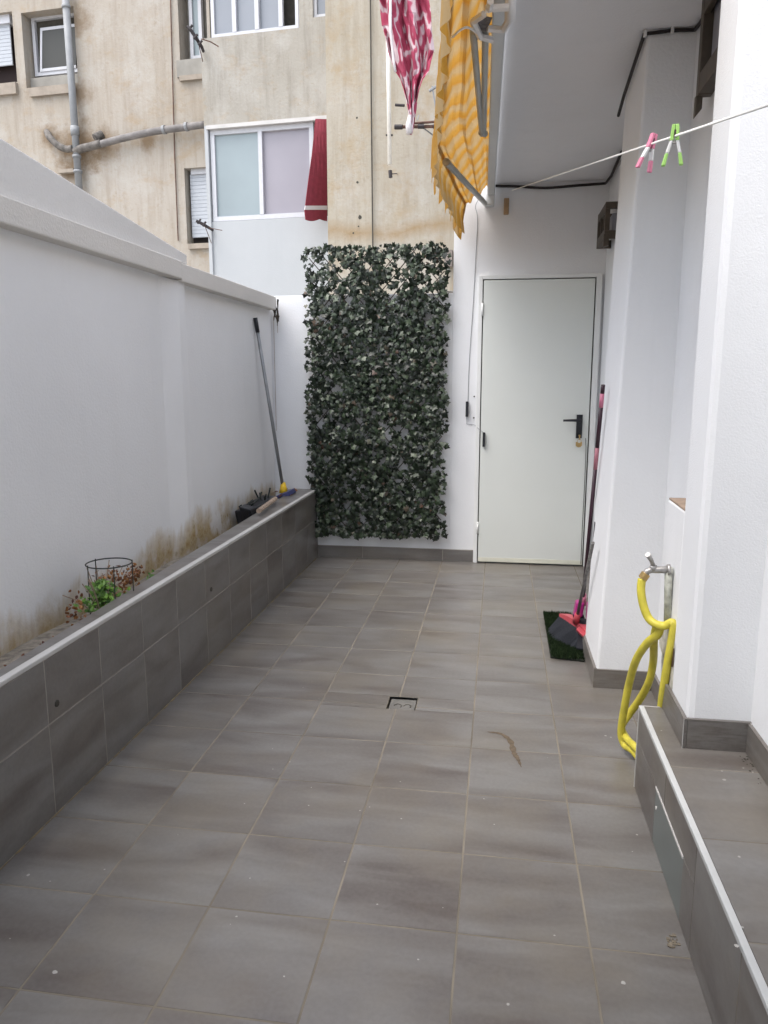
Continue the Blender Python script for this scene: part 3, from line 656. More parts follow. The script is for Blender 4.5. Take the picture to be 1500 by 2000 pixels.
# clothes line brackets
cb = thing('clothes_line_bracket', ft(380, 85, DB-.2), 'dark twisted clothes line bracket on the corner of the upper parapet', 'bracket', 'line brackets on the neighbour facade')
b = MB(); b.tube([ft(366, 52, DB-.35), ft(372, 58, DB-.35), ft(384, 76, DB-.30), ft(394, 92, DB-.2), ft(397, 100, DB-.02)], [.022, .022, .024, .022, .02], 7)
for px, py in ((372, 54), (382, 72), (391, 84)): b.tube([ft(px-4, py+4, DB-.33), ft(px+4, py-5, DB-.33)], .016, 6)
b.build('bracket_arm', M['dark_iron'], cb)
b = MB(); b.tube([ft(394, 76, DB-.3), ft(412, 82, DB-.3), ft(427, 91, DB-.25)], .008, 5); b.tube([ft(388, 86, DB-.3), ft(396, 120, DB-.05)], .006, 5); b.build('rod', M['rust'], cb)
cb = thing('clothes_line_bracket', ft(400, 440, DB-.2), 'dark slanting clothes line bracket in front of the small shuttered window', 'bracket', 'line brackets on the neighbour facade')
b = MB(); b.tube([ft(383, 431, DB-.35), ft(398, 439, DB-.3), ft(415, 449, DB+.03)], [.018, .022, .018], 7)
for px, py in ((389, 433), (399, 438)): b.tube([ft(px-3, py+4, DB-.33), ft(px+3, py-5, DB-.33)], .014, 6)
b.build('bracket_arm', M['dark_iron'], cb)
b = MB(); b.tube([ft(408, 445, DB-.3), ft(434, 450, DB-.25)], .005, 5); b.tube([ft(400, 441, DB-.3), ft(408, 462, DB-.1), ft(414, 478, DB+.03)], .005, 5); b.build('rod', M['rust'], cb)
dk = thing('drying_rack', ft(815, 243, -.3), 'rusty folding clothes rack arm fixed to the beige wall behind the pink cloth', 'rack')
b = MB(); b.tube([ft(773, 248, -.5), ft(858, 247, -.4)], .018, 8); b.tube([ft(806, 241, -.5), ft(862, 237, -.4)], .014, 8); b.tube([ft(858, 247, -.4), ft(861, 236, -.4)], .016, 8); b.build('rack_arm', M['rust'], dk)
for p_, q_, r_ in ((ft(771, 248, -.5), ft(786, 248, -.5), .028), (ft(816, 247, -.5), ft(828, 247, -.48), .026), (ft(772, 205, -.3), ft(790, 206, -.3), .016), (ft(846, 248, -.42), ft(859, 245, -.4), .026)):
    b = MB(); b.tube([p_, q_], r_, 8); b.build('clamp', M['dark_iron'], dk)
b = MB(); b.tube([ft(844, 168, -.3), ft(850, 205, -.3), ft(856, 240, -.4)], .009, 6); b.tube([ft(838, 178, -.3), ft(854, 168, -.3)], .018, 6); b.tube([ft(824, 248, -.45), ft(862, 276, 0)], .009, 6); b.tube([ft(815, 235, -.45), ft(818, 225, -.4)], .006, 5); b.build('strut', M['pipe'], dk)
wp = thing('white_pole', ft(760, 200, -.45), 'slender cream pole hanging upright in front of the beige wall', 'pole')
b = MB(); b.tube([ft(756, -60, -.45), ft(761, 322, -.45)], .024, 10); b.build('pole_shaft', M['pole_white'], wp, smooth=True)
b = MB(); b.tube([ft(754, 264, -.45), ft(767, 264, -.45)], .012, 6); b.build('pole_clip', M['dark_iron'], wp)
b = MB(); b.tube([ft(762, 333, -.45), ft(763, 347, -.45)], .022, 8); b.tube([ft(763, 340, -.45), ft(775, 339, 0)], .006, 5); b.build('pole_fitting', M['dark_iron'], wp)
# crimson side awning
ra = thing('side_awning', ft(615, 330, DB-.1), 'crimson canvas window awning with white stripe and scalloped hem, seen edge on', 'awning')
out = [(615, 232), (637.5, 228)]
def strip(mb, rows, d_of):
    for k in range(len(rows)-1):
        y0, a0, c0_ = rows[k]; y1, a1, c1 = rows[k+1]; n = 4
        for j in range(n):
            q = []
            for (yy, a, c, t) in ((y0, a0, c0_, j/n), (y0, a0, c0_, (j+1)/n), (y1, a1, c1, (j+1)/n), (y1, a1, c1, j/n)):
                q.append(Fpx(a+(c-a)*t, yy, d_of(t, yy)))
            mb.poly(q)
df = lambda t, yy: DB-.02-.40*(1-t)*max(0, (yy-228))/200
b = MB(); strip(b, [(233, 616, 638), (260, 613, 638), (300, 609, 638), (350, 602, 638), (402, 595.5, 638)], df); b.build('canvas', M['red_awn'], ra, solid=.01)
b = MB(); strip(b, [(402, 595.5, 638), (410, 594, 638)], df); b.build('white_band', M['white_cloth'], ra, solid=.012)
b = MB(); rows = []
n = 12
for k in range(n):
    t0, t1 = k/n, (k+1)/n
    def hem(t): return 428+4*math.sin(math.pi*((t*1.35+.1) % 1.0))
    q = [Fpx(594+44*t0, 410, df(t0, 410)), Fpx(594+44*t1, 410, df(t1, 410)), Fpx(596+42*t1, hem(t1), df(t1, 415)), Fpx(596+42*t0, hem(t0), df(t0, 415))]
    b.poly(q)
b.build('scalloped_hem', M['red_awn'], ra, solid=.01)
# pink cloth
lc = thing('hanging_cloth', Uy(790, 100, 7.6), 'crimson and white patterned cloth hanging to a point from a line above', 'cloth')
edge = [(-110, 735, 842), (-60, 738, 842), (0, 741, 838), (25, 743, 842), (50, 746, 843), (75, 753, 845), (98, 757, 848), (120, 764, 842), (140, 772, 838), (155, 782, 826), (175, 788, 819), (200, 794, 814), (225, 799, 811), (240, 800, 809), (258, 797, 806), (263, 800, 803)]
b = MB(); n = 14
def cpt(k, j):
    y, a, c = edge[k]; t = j/n
    off = .07*math.sin(t*17+.6*math.sin(y*.02))*(1 if y < 200 else .4)+.03*math.sin(t*41+y*.05)
    return Uy(a+(c-a)*t, y, 7.6+off)
for k in range(len(edge)-1):
    for j in range(n): b.poly([cpt(k, j), cpt(k, j+1), cpt(k+1, j+1), cpt(k+1, j)])
b.build('cloth_folds', M['laundry'], lc, solid=.006)
b = MB(); b.tube([Uy(762, -60, 7.5), Uy(763, 60, 7.5), Uy(769, 120, 7.52), Uy(772, 140, 7.5)], .013, 6); b.tube([Uy(800, 225, 7.55), Uy(798, 245, 7.55), Uy(799, 262, 7.55)], [.012, .03, .028], 7); b.build('white_edging', M['white_cloth'], lc, smooth=True)
# ------------------------------------------------------------------ orange awning
aw = thing('folding_awning', (-.1, 4, 2.7), 'orange and cream striped folding awning with scalloped valance along the slab edge', 'awning')
b = MB()
def hx(y): return -.062-.024*(y-4.0)*.9
b.hexa([(hx(2.3)-.02, 2.3, 2.655), (hx(2.3)+.03, 2.3, 2.655), (hx(5.66)+.03, 5.66, 2.655), (hx(5.66)-.02, 5.66, 2.655), (hx(2.3)-.02, 2.3, 2.735), (hx(2.3)+.03, 2.3, 2.735), (hx(5.66)+.03, 5.66, 2.735), (hx(5.66)-.02, 5.66, 2.735)])
b.build('housing_bar', M['awn_metal'], aw, bevel=.006)
b = MB(); b.hexa([(hx(5.66)-.03, 5.63, 2.59), (hx(5.66)+.03, 5.63, 2.59), (hx(5.66)+.03, 5.70, 2.59), (hx(5.66)-.03, 5.70, 2.59), (hx(5.66)-.03, 5.63, 2.738), (hx(5.66)+.035, 5.63, 2.738), (hx(5.66)+.035, 5.70, 2.738), (hx(5.66)-.03, 5.70, 2.738)]); b.build('end_cap', M['awn_metal'], aw, bevel=.006)
A0 = Uz(873, 318, 2.50); A1 = Uz(955, 405, 2.62); 
b = MB(); b.tube([A0, A1], .017, 10); b.build('front_arm', M['arm_metal'], aw, smooth=True)
b = MB(); d_ = (A1-A0).normalized(); b.tube([A0-d_*.025, A0+d_*.0], .020, 10); b.build('arm_joint', M['steel'], aw, smooth=True)
b = MB(); b.tube([Uz(924, 60, 2.60), Uz(941, 262, 2.60)], .013, 10); b.tube([Uz(948, 60, 2.60), Uz(945, 262, 2.60)], .013, 10); b.tube([Uz(939, 258, 2.60), Uz(948, 262, 2.60)], .016, 8); b.build('folded_arm', M['arm_metal'], aw, smooth=True)
# gearbox and bracket at the near end
b = MB()
def ub(px, py, z): return Uz(px, py, z)
Z = 2.58
for seg in (((924, 42), (945, 28)), ((924, 42), (938, 72)), ((938, 72), (962, 78)), ((952, 56), (984, 58)), ((984, 58), (996, 35)), ((948, 17), (994, 14)), ((955, 18), (958, 2))):
    b.tube([ub(*seg[0], Z), ub(*seg[1], Z)], .012, 6)
b.build('crank_bracket', M['pale_plastic'], aw)
b = MB(); b.hexa([ub(928, 58, Z+.005), ub(950, 62, Z+.005), ub(962, 34, Z+.005), ub(940, 30, Z+.005), ub(928, 58, Z+.06), ub(950, 62, Z+.06), ub(962, 34, Z+.06), ub(940, 30, Z+.06)]); b.build('gear_box', plain('gear_metal', (.10, .09, .09), .6, .8, scale=60), aw)
b = MB(); c = ub(997, 5, 2.62); b.tube([c+Vector((-.018, 0, 0)), c+Vector((.0, 0, 0)), c+Vector((.018, 0, 0))], [.045, .06, .05], 18); b.build('cord_wheel', M['pale_plastic'], aw, smooth=True)
b = MB(); b.tube(smoothpath([ub(938, 70, 2.58), ub(915, 54, 2.56), ub(900, 58, 2.55), ub(884, 72, 2.54)], 6), .004, 6); b.build('cord', M['pale_plastic'], aw)
# canvas: from the roller inside the bar over to the front rail, then the hanging valance
tip = [(1.5, -.13), (2.15, -.166), (2.46, -.194), (2.884, -.238), (3.288, -.284), (3.533, -.304), (3.737, -.333), (3.95, -.359), (4.2, -.372), (4.53, -.358), (4.86, -.339), (5.136, -.328), (5.6, -.289)]
def tx(y):
    for (a, xa), (c, xc) in zip(tip, tip[1:]):
        if a <= y <= c: return xa+(xc-xa)*(y-a)/(c-a)
    return tip[0][1] if y < 1.5 else tip[-1][1]
b = MB(); NY, NV = 150, 16
def cv(i, v):
    y = 1.9+3.68*i/NY; x0 = hx(y)-.018; x1 = tx(y)+.015; t = v
    fold = .016*math.sin(t*15+y*1.2+.6*math.sin(y*3))+.007*math.sin(t*33+y*2.3)
    return Vector((x0+(x1-x0)*t, y, 2.70-.12*t+fold*(1 if .02 < t < .98 else .3)))
for i in range(NY):
    for j in range(NV):
        y0 = 3.68*i/NY; y1 = 3.68*(i+1)/NY
        b.poly([cv(i, j/NV), cv(i+1, j/NV), cv(i+1, (j+1)/NV), cv(i, (j+1)/NV)], [(y0, j/NV), (y1, j/NV), (y1, (j+1)/NV), (y0, (j+1)/NV)])
b.build('canvas', M['stripe'], aw, smooth=True)
b = MB(); NV2 = 5
def scal(y):  # distance of the cut hem from the lowest line
    if y < 3.1: return .015
    ph = ((y-3.1)/.235) % 1.0; return .085*(1-ph)**1.0 if ph > .08 else .085*ph/.08
def vv(i, v):
    y = 1.9+3.68*i/700; zt = 2.585; zb = 2.36+scal(y)*.9; x = tx(y)
    rip = .014*math.sin(y*26)*v+.006*math.sin(y*61)*v
    return Vector((x+rip+.01*v+.03*max(0, 1-v*4), y, zt+.02*max(0, 1-v*4)+(zb-zt)*v))
for i in range(700):
    for j in range(NV2):
        y0 = 3.68*i/700; y1 = 3.68*(i+1)/700
        b.poly([vv(i, j/NV2), vv(i+1, j/NV2), vv(i+1, (j+1)/NV2), vv(i, (j+1)/NV2)], [(y0, 1+.3*j/NV2), (y1, 1+.3*j/NV2), (y1, 1+.3*(j+1)/NV2), (y0, 1+.3*(j+1)/NV2)])
b.build('valance', M['stripe'], aw, smooth=True)
b = MB(); n = 16
topl = [Uy(878, 375, 5.585), Uy(940, 352, 5.585)]
for j in range(n):   # valance return across the far end
    def rp(t): 
        px = 884+44*t; lo = [(0, 446), (.22, 462), (.40, 470), (.47, 430), (.62, 398), (.74, 392), (.82, 396), (.9, 372), (1, 362)]
        for (ta, ya), (tb, yb) in zip(lo, lo[1:]):
            if ta <= t <= tb: return px, ya+(yb-ya)*(t-ta)/(tb-ta)
    for v in range(4):
        q = []
        for tt_, vv_ in ((j/n, v/4), ((j+1)/n, v/4), ((j+1)/n, (v+1)/4), (j/n, (v+1)/4)):
            px, lo_ = rp(tt_); q.append((Uy(px, 350+(lo_-350)*vv_, 5.585+.012*math.sin(tt_*22)), (5.2+tt_*.35, .2*vv_)))
        b.poly([a_ for a_, _ in q], [c_ for _, c_ in q])
b.build('valance', M['stripe'], aw)
# ------------------------------------------------------------------ cables on the ceiling and pillar
b = MB()
pth = [Uy(968, 363, 5.705), Uy(1010, 364, 5.705), Uy(1065, 367, 5.705), Uy(1130, 362, 5.705), Uy(1183, 358, 5.70)]
b.tube(smoothpath(pth, 5) + [Vector((.70, 5.5, 2.72)), Vector((.69, 5.0, 2.735))], .009, 6)
tag(b.build('ceiling_cable', M['cable'], None), 'black cable running above the door where wall meets ceiling', 'cable')
b = MB(); b.tube([(.528, 4.0, 2.63), (.529, 3.85, 2.67), (.530, 3.38, 2.735), (.60, 3.378, 2.738), (.64, 3.3785, 2.741), (.72, 3.379, 2.738), (.724, 3.30, 2.735), (.724, 2.5, 2.73)], .0075, 6)
pc = tag(b.build('ceiling_cable', M['cable'], None), 'black cable clipped round the top of the far pillar under the ceiling', 'cable')
for p in ((.532, 3.376, 2.735), (.634, 3.3765, 2.741)): b = MB(); b.box(p[0]-.006, p[0]+.006, p[1]-.008, p[1]+.008, p[2]-.012, p[2]+.012); b.build('clip', M['pale_plastic'], pc, bevel=.002)
b = MB(); c = Uy(989, 403, 5.705); b.box(c.x-.018, c.x+.018, 5.70, 5.7195, c.z-.055, c.z+.055); tag(b.build('wooden_plug', M['wood_tag'], None, bevel=.004), 'small bare wooden block on the wall high above the door', 'wood block')
# brown window grilles
def grille(Y0, Y1, z0, z1, X0, X1, label):
    r_ = thing('window_grille', (X1, (Y0+Y1)/2, z0), label, 'grille', 'brown grilles on the side wall')
    m_ = MB()
    t = .018
    for yy in (Y0, Y1):
        m_.box(X0, X1, yy-t, yy+t, z1-.04, z1); m_.box(X0, X1, yy-t, yy+t, z0, z0+.05); m_.box(X0, X0+.03, yy-t+.001, yy+t-.001, z0+.05, z1-.04)
    m_.box(X0, X0+.035, Y0+t, Y1-t, z1-.055, z1-.002); m_.box(X0, X0+.03, Y0+t, Y1-t, z0+.002, z0+.06)
    m_.hexa([(X0-.004, Y0-t-.002, z0-.05), (X0+.03, Y0-t-.002, z0-.04), (X0+.03, Y0+t, z0-.04), (X0-.004, Y0+t, z0-.05), (X0-.004, Y0-t-.002, z0+.03), (X0+.03, Y0-t-.002, z0+.03), (X0+.03, Y0+t, z0+.03), (X0-.004, Y0+t, z0+.03)])
    m_.build('grille_frame', M['brown_metal'], r_, bevel=.003)
    n = max(3, int((Y1-Y0)/.11))
    for k in range(1, n):
        m_ = MB(); yy = Y0+(Y1-Y0)*k/n; m_.box(X0+.006, X0+.02, yy-.007, yy+.007, z0+.05, z1-.04); m_.build('grille_bar', M['brown_metal'], r_)
    m_ = MB(); m_.box(X0+.05, X1-.002, Y0+.03, Y1-.03, z0+.06, z1-.06); m_.build('grey_panel', M['grille_panel'], r_, bevel=.004)
    return r_
grille(5.14, 5.50, 2.26, 2.48, .628, .72, 'small brown metal grille between the door wall and the far pillar')
# the near one: a deep brown hood seen from below
gr = thing('window_grille', (.73, 2.9, 2.4), 'large brown metal hood and grille high on the wall between the two pillars', 'grille', 'brown grilles on the side wall')
b = MB()
b.box(.678, .729, 3.06, 3.10, 2.40, 2.745); b.box(.678, .729, 2.47, 3.059, 2.40, 2.47); b.box(.678, .700, 2.47, 3.059, 2.66, 2.744)
b.hexa([(.676, 3.085, 2.33), (.70, 3.085, 2.36), (.70, 3.11, 2.36), (.676, 3.11, 2.33), (.676, 3.085, 2.405), (.70, 3.085, 2.405), (.70, 3.11, 2.405), (.676, 3.11, 2.405)])
b.box(.684, .700, 2.80, 2.86, 2.471, 2.659); b.box(.684, .700, 2.50, 2.56, 2.471, 2.659)
b.build('grille_frame', M['brown_metal'], gr, bevel=.003)
b = MB(); b.box(.712, .7285, 2.475, 3.055, 2.475, 2.74); b.build('grey_panel', M['grille_panel'], gr)
# ------------------------------------------------------------------ clothes line and pegs
LA = Uy(1000, 372, 5.60); LB = Uy(1500, 205, 1.38); d_ = (LB-LA); LEND = LA+d_*((-1.2-LA.y)/d_.y)
b = MB(); NL = 40; b.tube([LA.lerp(LEND, k/NL) for k in range(NL+1)], .0026, 6)
tag(b.build('clothes_line', M['line'], None), 'thin white clothes line stretched across under the slab to the near wall', 'clothes line')
def onl(px):
    lo, hi = 0.0, 1.0
    for _ in range(50):
        m_ = (lo+hi)/2; p = LA.lerp(LEND, m_)-Vector((0, 0, EYE)); z = p.dot(FWD)
        x = 750+FPX*p.dot(RGT)/z if z > .05 else 9999
        if x < px: lo = m_
        else: hi = m_
    return LA.lerp(LEND, lo)
def peg(px, m1, label, tilt, group, twist):
    c = onl(px); k = c.y/1.9
    r_ = thing('clothes_peg', c, label, 'clothes peg', group)
    hgt = .082; 
    rot = Matrix.Rotation(tilt, 3, 'Y') @ Matrix.Rotation(twist, 3, 'Z')
    def P(x, y, z): return c + rot @ Vector((x, y, z))
    def lever(s_, m__, z0, z1, x0, x1, t0, t1):
        q = MB(); q.hexa([P(s_*(x0-t0), -.006, z0), P(s_*(x0+t0), -.006, z0), P(s_*(x0+t0), .006, z0), P(s_*(x0-t0), .006, z0), P(s_*(x1-t1), -.006, z1), P(s_*(x1+t1), -.006, z1), P(s_*(x1+t1), .006, z1), P(s_*(x1-t1), .006, z1)])
        return q
    for s_ in (-1, 1):
        q = lever(s_, m1, .024, -.010, .0036, .0060, .0038, .0042); o_ = q.build('jaw', m1, r_, bevel=.0015)
        q = lever(s_, m1, -.010, -.036, .0062, .0135, .0034, .0034); q.build('lever', M['pale_plastic'], r_, bevel=.0015)
        q = lever(s_, m1, -.036, -.062, .0136, .0190, .0036, .0044); q.build('finger_grip', m1, r_, bevel=.002)
    q = MB(); q.hexa([P(-.0016, -.0068, .012), P(.0016, -.0068, .012), P(.0016, .0, .012), P(-.0016, .0, .012), P(-.0022, -.0068, -.002), P(.0022, -.0068, -.002), P(.0022, .0, -.002), P(-.0022, .0, -.002)]); q.build('jaw_slot', M['maroon'], r_)
    q = MB(); q.tube([P(-.008, 0, -.014), P(.008, 0, -.014)], .0030, 8); q.build('spring', M['steel'], r_)
peg(1272, M['pink'], 'pink and white clothes peg on the white line', .25, 'pegs on the clothes line', .5)
peg(1318, M['green_peg'], 'lime green and white clothes peg on the white line', .03, 'pegs on the clothes line', -.2)
# ------------------------------------------------------------------ ivy trellis
tr = thing('ivy_trellis', (-.9, 5.66, .2), 'tall rectangular trellis covered in dark green artificial ivy leaves on the end wall', 'trellis')
b = MB(); X0, X1, Z0, Z1 = -1.385, -.43, .22, 2.315
s45 = .115
def clipseg(p, q, x0, x1, z0, z1):
    (ax, az), (bx, bz) = p, q; t0, t1 = 0, 1; dx, dz = bx-ax, bz-az
    for pp, qq in ((-dx, ax-x0), (dx, x1-ax), (-dz, az-z0), (dz, z1-az)):
        if pp == 0: continue
        r_ = qq/pp
        if pp < 0: t0 = max(t0, r_)
        else: t1 = min(t1, r_)
    return None if t0 >= t1 else ((ax+dx*t0, az+dz*t0), (ax+dx*t1, az+dz*t1))
k = -30
while k < 40:
    for sg, yy in ((1, 5.685), (-1, 5.693)):
        cx_ = X0+k*s45; s_ = clipseg((cx_, Z0-.5), (cx_+sg*3.5, Z0-.5+3.5*1.15), X0-.035 if True else X0, X1+.015, Z0, Z1)
        if s_:
            (ax, az), (bx, bz) = s_; b.tube([(ax, yy, az), (bx, yy, bz)], .0038, 5)
    k += 1
b.build('lattice', plain('wicker_slats', (.07, .055, .045), .8, .3), tr)
lf = MB()
prof = [(0, -.10), (.30, -.42), (.62, -.30), (.50, -.02), (.98, .12), (.52, .38), (.42, .52), (0, 1.12), (-.42, .52), (-.52, .38), (-.98, .12), (-.50, -.02), (-.62, -.30), (-.30, -.42)]
def leaf(mb, c, size, nrm, roll, shade, prof=prof, cup=.18):
    n = nrm.normalized(); a = Vector((0, 0, 1)) if abs(n.z) < .9 else Vector((1, 0, 0)); u = a.cross(n).normalized(); v = n.cross(u)
    ca, sa = math.cos(roll), math.sin(roll)
    U = u*ca+v*sa; V = -u*sa+v*ca
    ctr = c+V*size*.2
    pts = [c+U*x*size+V*y*size-n*(abs(x)*cup+max(0, y-.4)*cup)*size for x, y in prof]
    m_ = len(pts)
    for k in range(m_): mb.poly([ctr, pts[k], pts[(k+1) % m_]], [(shade, 0)]*3)
gaps = [(R.uniform(X0, X1), R.uniform(Z0, Z1), R.uniform(.018, .036)) for _ in range(70)] + [(R.uniform(X0, X1), R.uniform(1.95, Z1), R.uniform(.02, .04)) for _ in range(26)]
gaps += [(-1.27+.03*k, 1.115-.022*k, .022) for k in range(5)] + [(-.93+.025*k, 1.125-.032*k, .02) for k in range(5)]
for _ in range(8200):
    x = R.uniform(X0-.01, X1+.0); z = R.uniform(Z0-.03, Z1+.03)
    if R.random() < .04: x = R.choice((X0-.03, X1+.03))+R.uniform(-.03, .02)
    if z < .56 and x < X0+.02: x += .05
    if any((x-gx)**2+(z-gz)**2 < gr_*gr_*1.0 for gx, gz, gr_ in gaps) and R.random() < .96: continue
    nrm = Vector((R.gauss(0, .45), -1, R.gauss(.15, .45))); y = 5.665-R.random()*.05
    leaf(lf, Vector((x, y, z)), R.choice((R.uniform(.014, .022), R.uniform(.018, .030), R.uniform(.024, .036))), nrm, math.pi+R.gauss(0, .9), R.random()**1.2*.999)
tag(lf.build('ivy_foliage', M['ivy'], tr), kind='stuff')
# ------------------------------------------------------------------ squeegee pole on the planter
rp = thing('long_handled_brush', (-1.6, 5.35, .55), 'long grey handled brush with yellow socket leaning in the back left corner', 'brush')
pa, pb_ = Vector((-1.60, 5.42, .585)), Vector((-1.708, 5.27, 1.815)); pa = Ux(553, 955, -1.59); pa.z = max(pa.z, .57)
b = MB(); b.tube([pa, pa.lerp(pb_, .93)], .0125, 10); b.build('pole_shaft', M['alu'], rp, smooth=True)
b = MB(); b.tube([pa.lerp(pb_, .92), pb_], .0155, 10); b.build('grip', M['black'], rp, smooth=True)
b = MB(); b.tube([pa+Vector((0, 0, .05)), pa+Vector((.002, 0, .01)), pa+Vector((.004, -.005, -.03))], [.017, .026, .036], 10); b.build('socket', M['yellow'], rp, smooth=True)
b = MB(); c = pa; b.hexa([(c.x-.02, c.y-.16, .515), (c.x+.09, c.y-.12, .545), (c.x+.09, c.y+.06, .545), (c.x-.02, c.y+.08, .515), (c.x-.02, c.y-.16, .54), (c.x+.07, c.y-.12, .575), (c.x+.07, c.y+.06, .575), (c.x-.02, c.y+.08, .54)]); b.build('brush_block', M['blue'], rp, bevel=.006)
bt = thing('black_tray', Uz(492, 1000, .56), 'scuffed black plastic trough lying on the planter rim before the long brush', 'tray')
b = MB(); b.hexa([(-1.60, 4.58, .46), (-1.535, 4.57, .50), (-1.535, 4.68, .50), (-1.60, 4.68, .46), (-1.625, 4.55, .592), (-1.545, 4.54, .575), (-1.55, 4.68, .568), (-1.625, 4.68, .592)]); b.build('tray_end', M['black'], bt, bevel=.012)
b = MB(); b.hexa([(-1.68, 4.68, .44), (-1.56, 4.68, .50), (-1.58, 5.28, .50), (-1.68, 5.28, .44), (-1.70, 4.68, .54), (-1.57, 4.68, .552), (-1.59, 5.28, .55), (-1.70, 5.28, .555)]); b.build('tray_body', M['black'], bt, bevel=.01)
b = MB(); b.tube([Uz(505, 998, .575), Uz(538, 974, .575)], .016, 8); tag(b.build('wooden_stick', M['stick'], None), 'short weathered wooden stick lying on the black trough', 'stick')
b = MB()
for k in range(14):
    p = Vector((R.uniform(-1.70, -1.62), R.uniform(4.7, 5.2), .55)); b.tube([p, p+Vector((R.uniform(-.02, .04), R.uniform(-.06, .06), R.uniform(.01, .07)))], .006, 5)
tag(b.build('dead_twigs', M['twig'], None), 'tangle of dark dead twigs behind the trough on the planter', 'twigs', None, 'stuff')
b = MB()
for k in range(16):
    p = Vector((R.uniform(-1.66, -1.46), R.uniform(5.3, 5.62), .552)); leaf(b, p, R.uniform(.015, .03), Vector((R.gauss(0, .3), R.gauss(-.2, .3), 1)), R.uniform(0, 6), R.random()*.6)
tag(b.build('dead_leaves', M['dry'], None), kind='stuff', label='brown dead leaves gathered in the far corner of the planter', cat='leaves')
# ------------------------------------------------------------------ plant with wire ring
ps = thing('potted_herb', (-1.56, 2.75, .40), 'small half dry plant with fresh green leaves growing in the planter', 'plant')
fr_ = MB(); dr_ = MB(); stm = MB(); pc_ = Vector((-1.53, 2.68, .42))
oval = [(0, -.5), (.28, -.3), (.36, 0), (.2, .38), (0, .6), (-.2, .38), (-.36, 0), (-.28, -.3)]
for k in range(300):
    a = R.uniform(0, 6.28); rr = abs(R.gauss(0, .05)); p = pc_+Vector((rr*math.cos(a)*.7, rr*math.sin(a)*1.3, .10+R.uniform(0, .10)-rr*.4))
    leaf(fr_, p, R.uniform(.013, .026), Vector((R.gauss(.3, .6), R.gauss(-.6, .6), 1)), R.uniform(0, 6), R.random(), oval, .3)
for k in range(24):
    a = R.uniform(0, 6.28); q = pc_+Vector((R.gauss(-.02, .03), .20*math.sin(a)*R.random()+.03, R.uniform(.12, .26))); stm.tube(smoothpath([pc_, pc_.lerp(q, .5)+Vector((0, 0, .03)), q], 4), .0022, 5)
for cx_, cy_, cz_, n, sx in ((-1.545, 2.95, .555, 70, .04), (-1.57, 3.02, .56, 40, .035), (-1.56, 2.78, .60, 55, .045), (-1.575, 2.56, .555, 28, .022), (-1.57, 2.56, .50, 22, .018), (-1.55, 2.87, .53, 30, .04)):
    for k in range(n):
        p = Vector((cx_+R.gauss(0, .018), cy_+R.gauss(0, sx), cz_+R.gauss(0, .022))); leaf(dr_, p, R.uniform(.010, .021), Vector((R.gauss(0, .8), R.gauss(-.5, .8), R.gauss(.5, .6))), R.uniform(0, 6), R.random(), oval, .5)
fr_.build('fresh_leaves', M['herb'], ps)['kind'] = 'stuff'; dr_.build('dry_leaves', M['dry'], ps)['kind'] = 'stuff'; stm.build('stems', M['stick'], ps)
wc = thing('wire_ring', (-1.56, 2.83, .40), 'black wire plant support ring standing round the herb', 'plant support')
cc = Ux(213, 1098, -1.57); rx = abs(Ux(256, 1098, -1.57).y-Ux(170, 1098, -1.57).y)/2*.62
cen = Uz(213, 1100, .665); rad = (Uz(256, 1100, .665)-Uz(170, 1100, .665)).length/2
b = MB(); ring = [cen+Vector((rad*math.cos(t), rad*math.sin(t), 0)) for t in [k*math.pi/18 for k in range(37)]]; b.tube(ring, .0028, 6, caps=False); b.build('top_ring', M['twig'], wc)
b = MB()
for a in (2.7, 5.4, .55, 4.1):
    p = cen+Vector((rad*math.cos(a), rad*math.sin(a), 0)); b.tube([p+Vector((0, 0, .006)), p+Vector((-.004, 0, -.27))], .0026, 6)
b.build('wire_leg', M['twig'], wc)
sg_ = MB(); c = Uz(293, 1126, .50)
c = Ux(293, 1126, -1.60)
for k in range(26): leaf(sg_, c+Vector((R.gauss(0, .012), R.gauss(0, .024), R.gauss(0, .012))), R.uniform(.010, .018), Vector((R.gauss(.3, .6), R.gauss(-.6, .6), 1)), R.uniform(0, 6), R.random(), oval, .3)
sg_.tube([c+Vector((0, 0, -.12)), c], .003, 5)
tag(sg_.build('seedling', M['herb'], None), 'tiny bright green seedling alone beside the wire ring', 'seedling')
b = MB()
for k in range(14):
    y = R.choice((R.uniform(1.7, 2.5), R.uniform(1.75, 2.2))); leaf(b, Vector((rimx(y)-.012, y, .535)), R.uniform(.008, .016), Vector((R.gauss(.3, .4), R.gauss(-.3, .4), 1)), R.uniform(0, 6), R.random()*.5, oval, .6)
tag(b.build('fallen_leaves', M['dry'], None), kind='stuff', label='scattered brown leaves along the inner edge of the planter rim', cat='leaves')
# ------------------------------------------------------------------ tap and hose
tp = thing('garden_tap', Uy(1300, 1112, 2.545), 'old metal lever tap on a short upright pipe beside the near pillar', 'tap')
TY = 2.545
def ty(px, py, Y=TY): return Uy(px, py, Y)
b = MB(); b.tube([ty(1306, 1108), ty(1305, 1160), ty(1304, 1225)], .013, 10); b.build('riser_pipe', plain('limescaled_pipe', (.42, .43, .38), .8, .35, scale=40), tp, smooth=True)
b = MB(); b.tube([ty(1309, 1112), ty(1292, 1113), ty(1272, 1113), ty(1264, 1116), ty(1260, 1124)], [.014, .012, .011, .011, .012], 10); b.tube([ty(1276, 1114), ty(1276, 1104)], .012, 10); b.tube([ty(1303, 1113), ty(1309, 1113)], .019, 8); b.build('tap_body', M['steel'], tp, smooth=True)
b = MB(); b.tube([ty(1276, 1105), ty(1272, 1094, TY-.02), ty(1265, 1083, TY-.04)], [.008, .007, .009], 8); b.build('lever', M['steel'], tp, smooth=True)
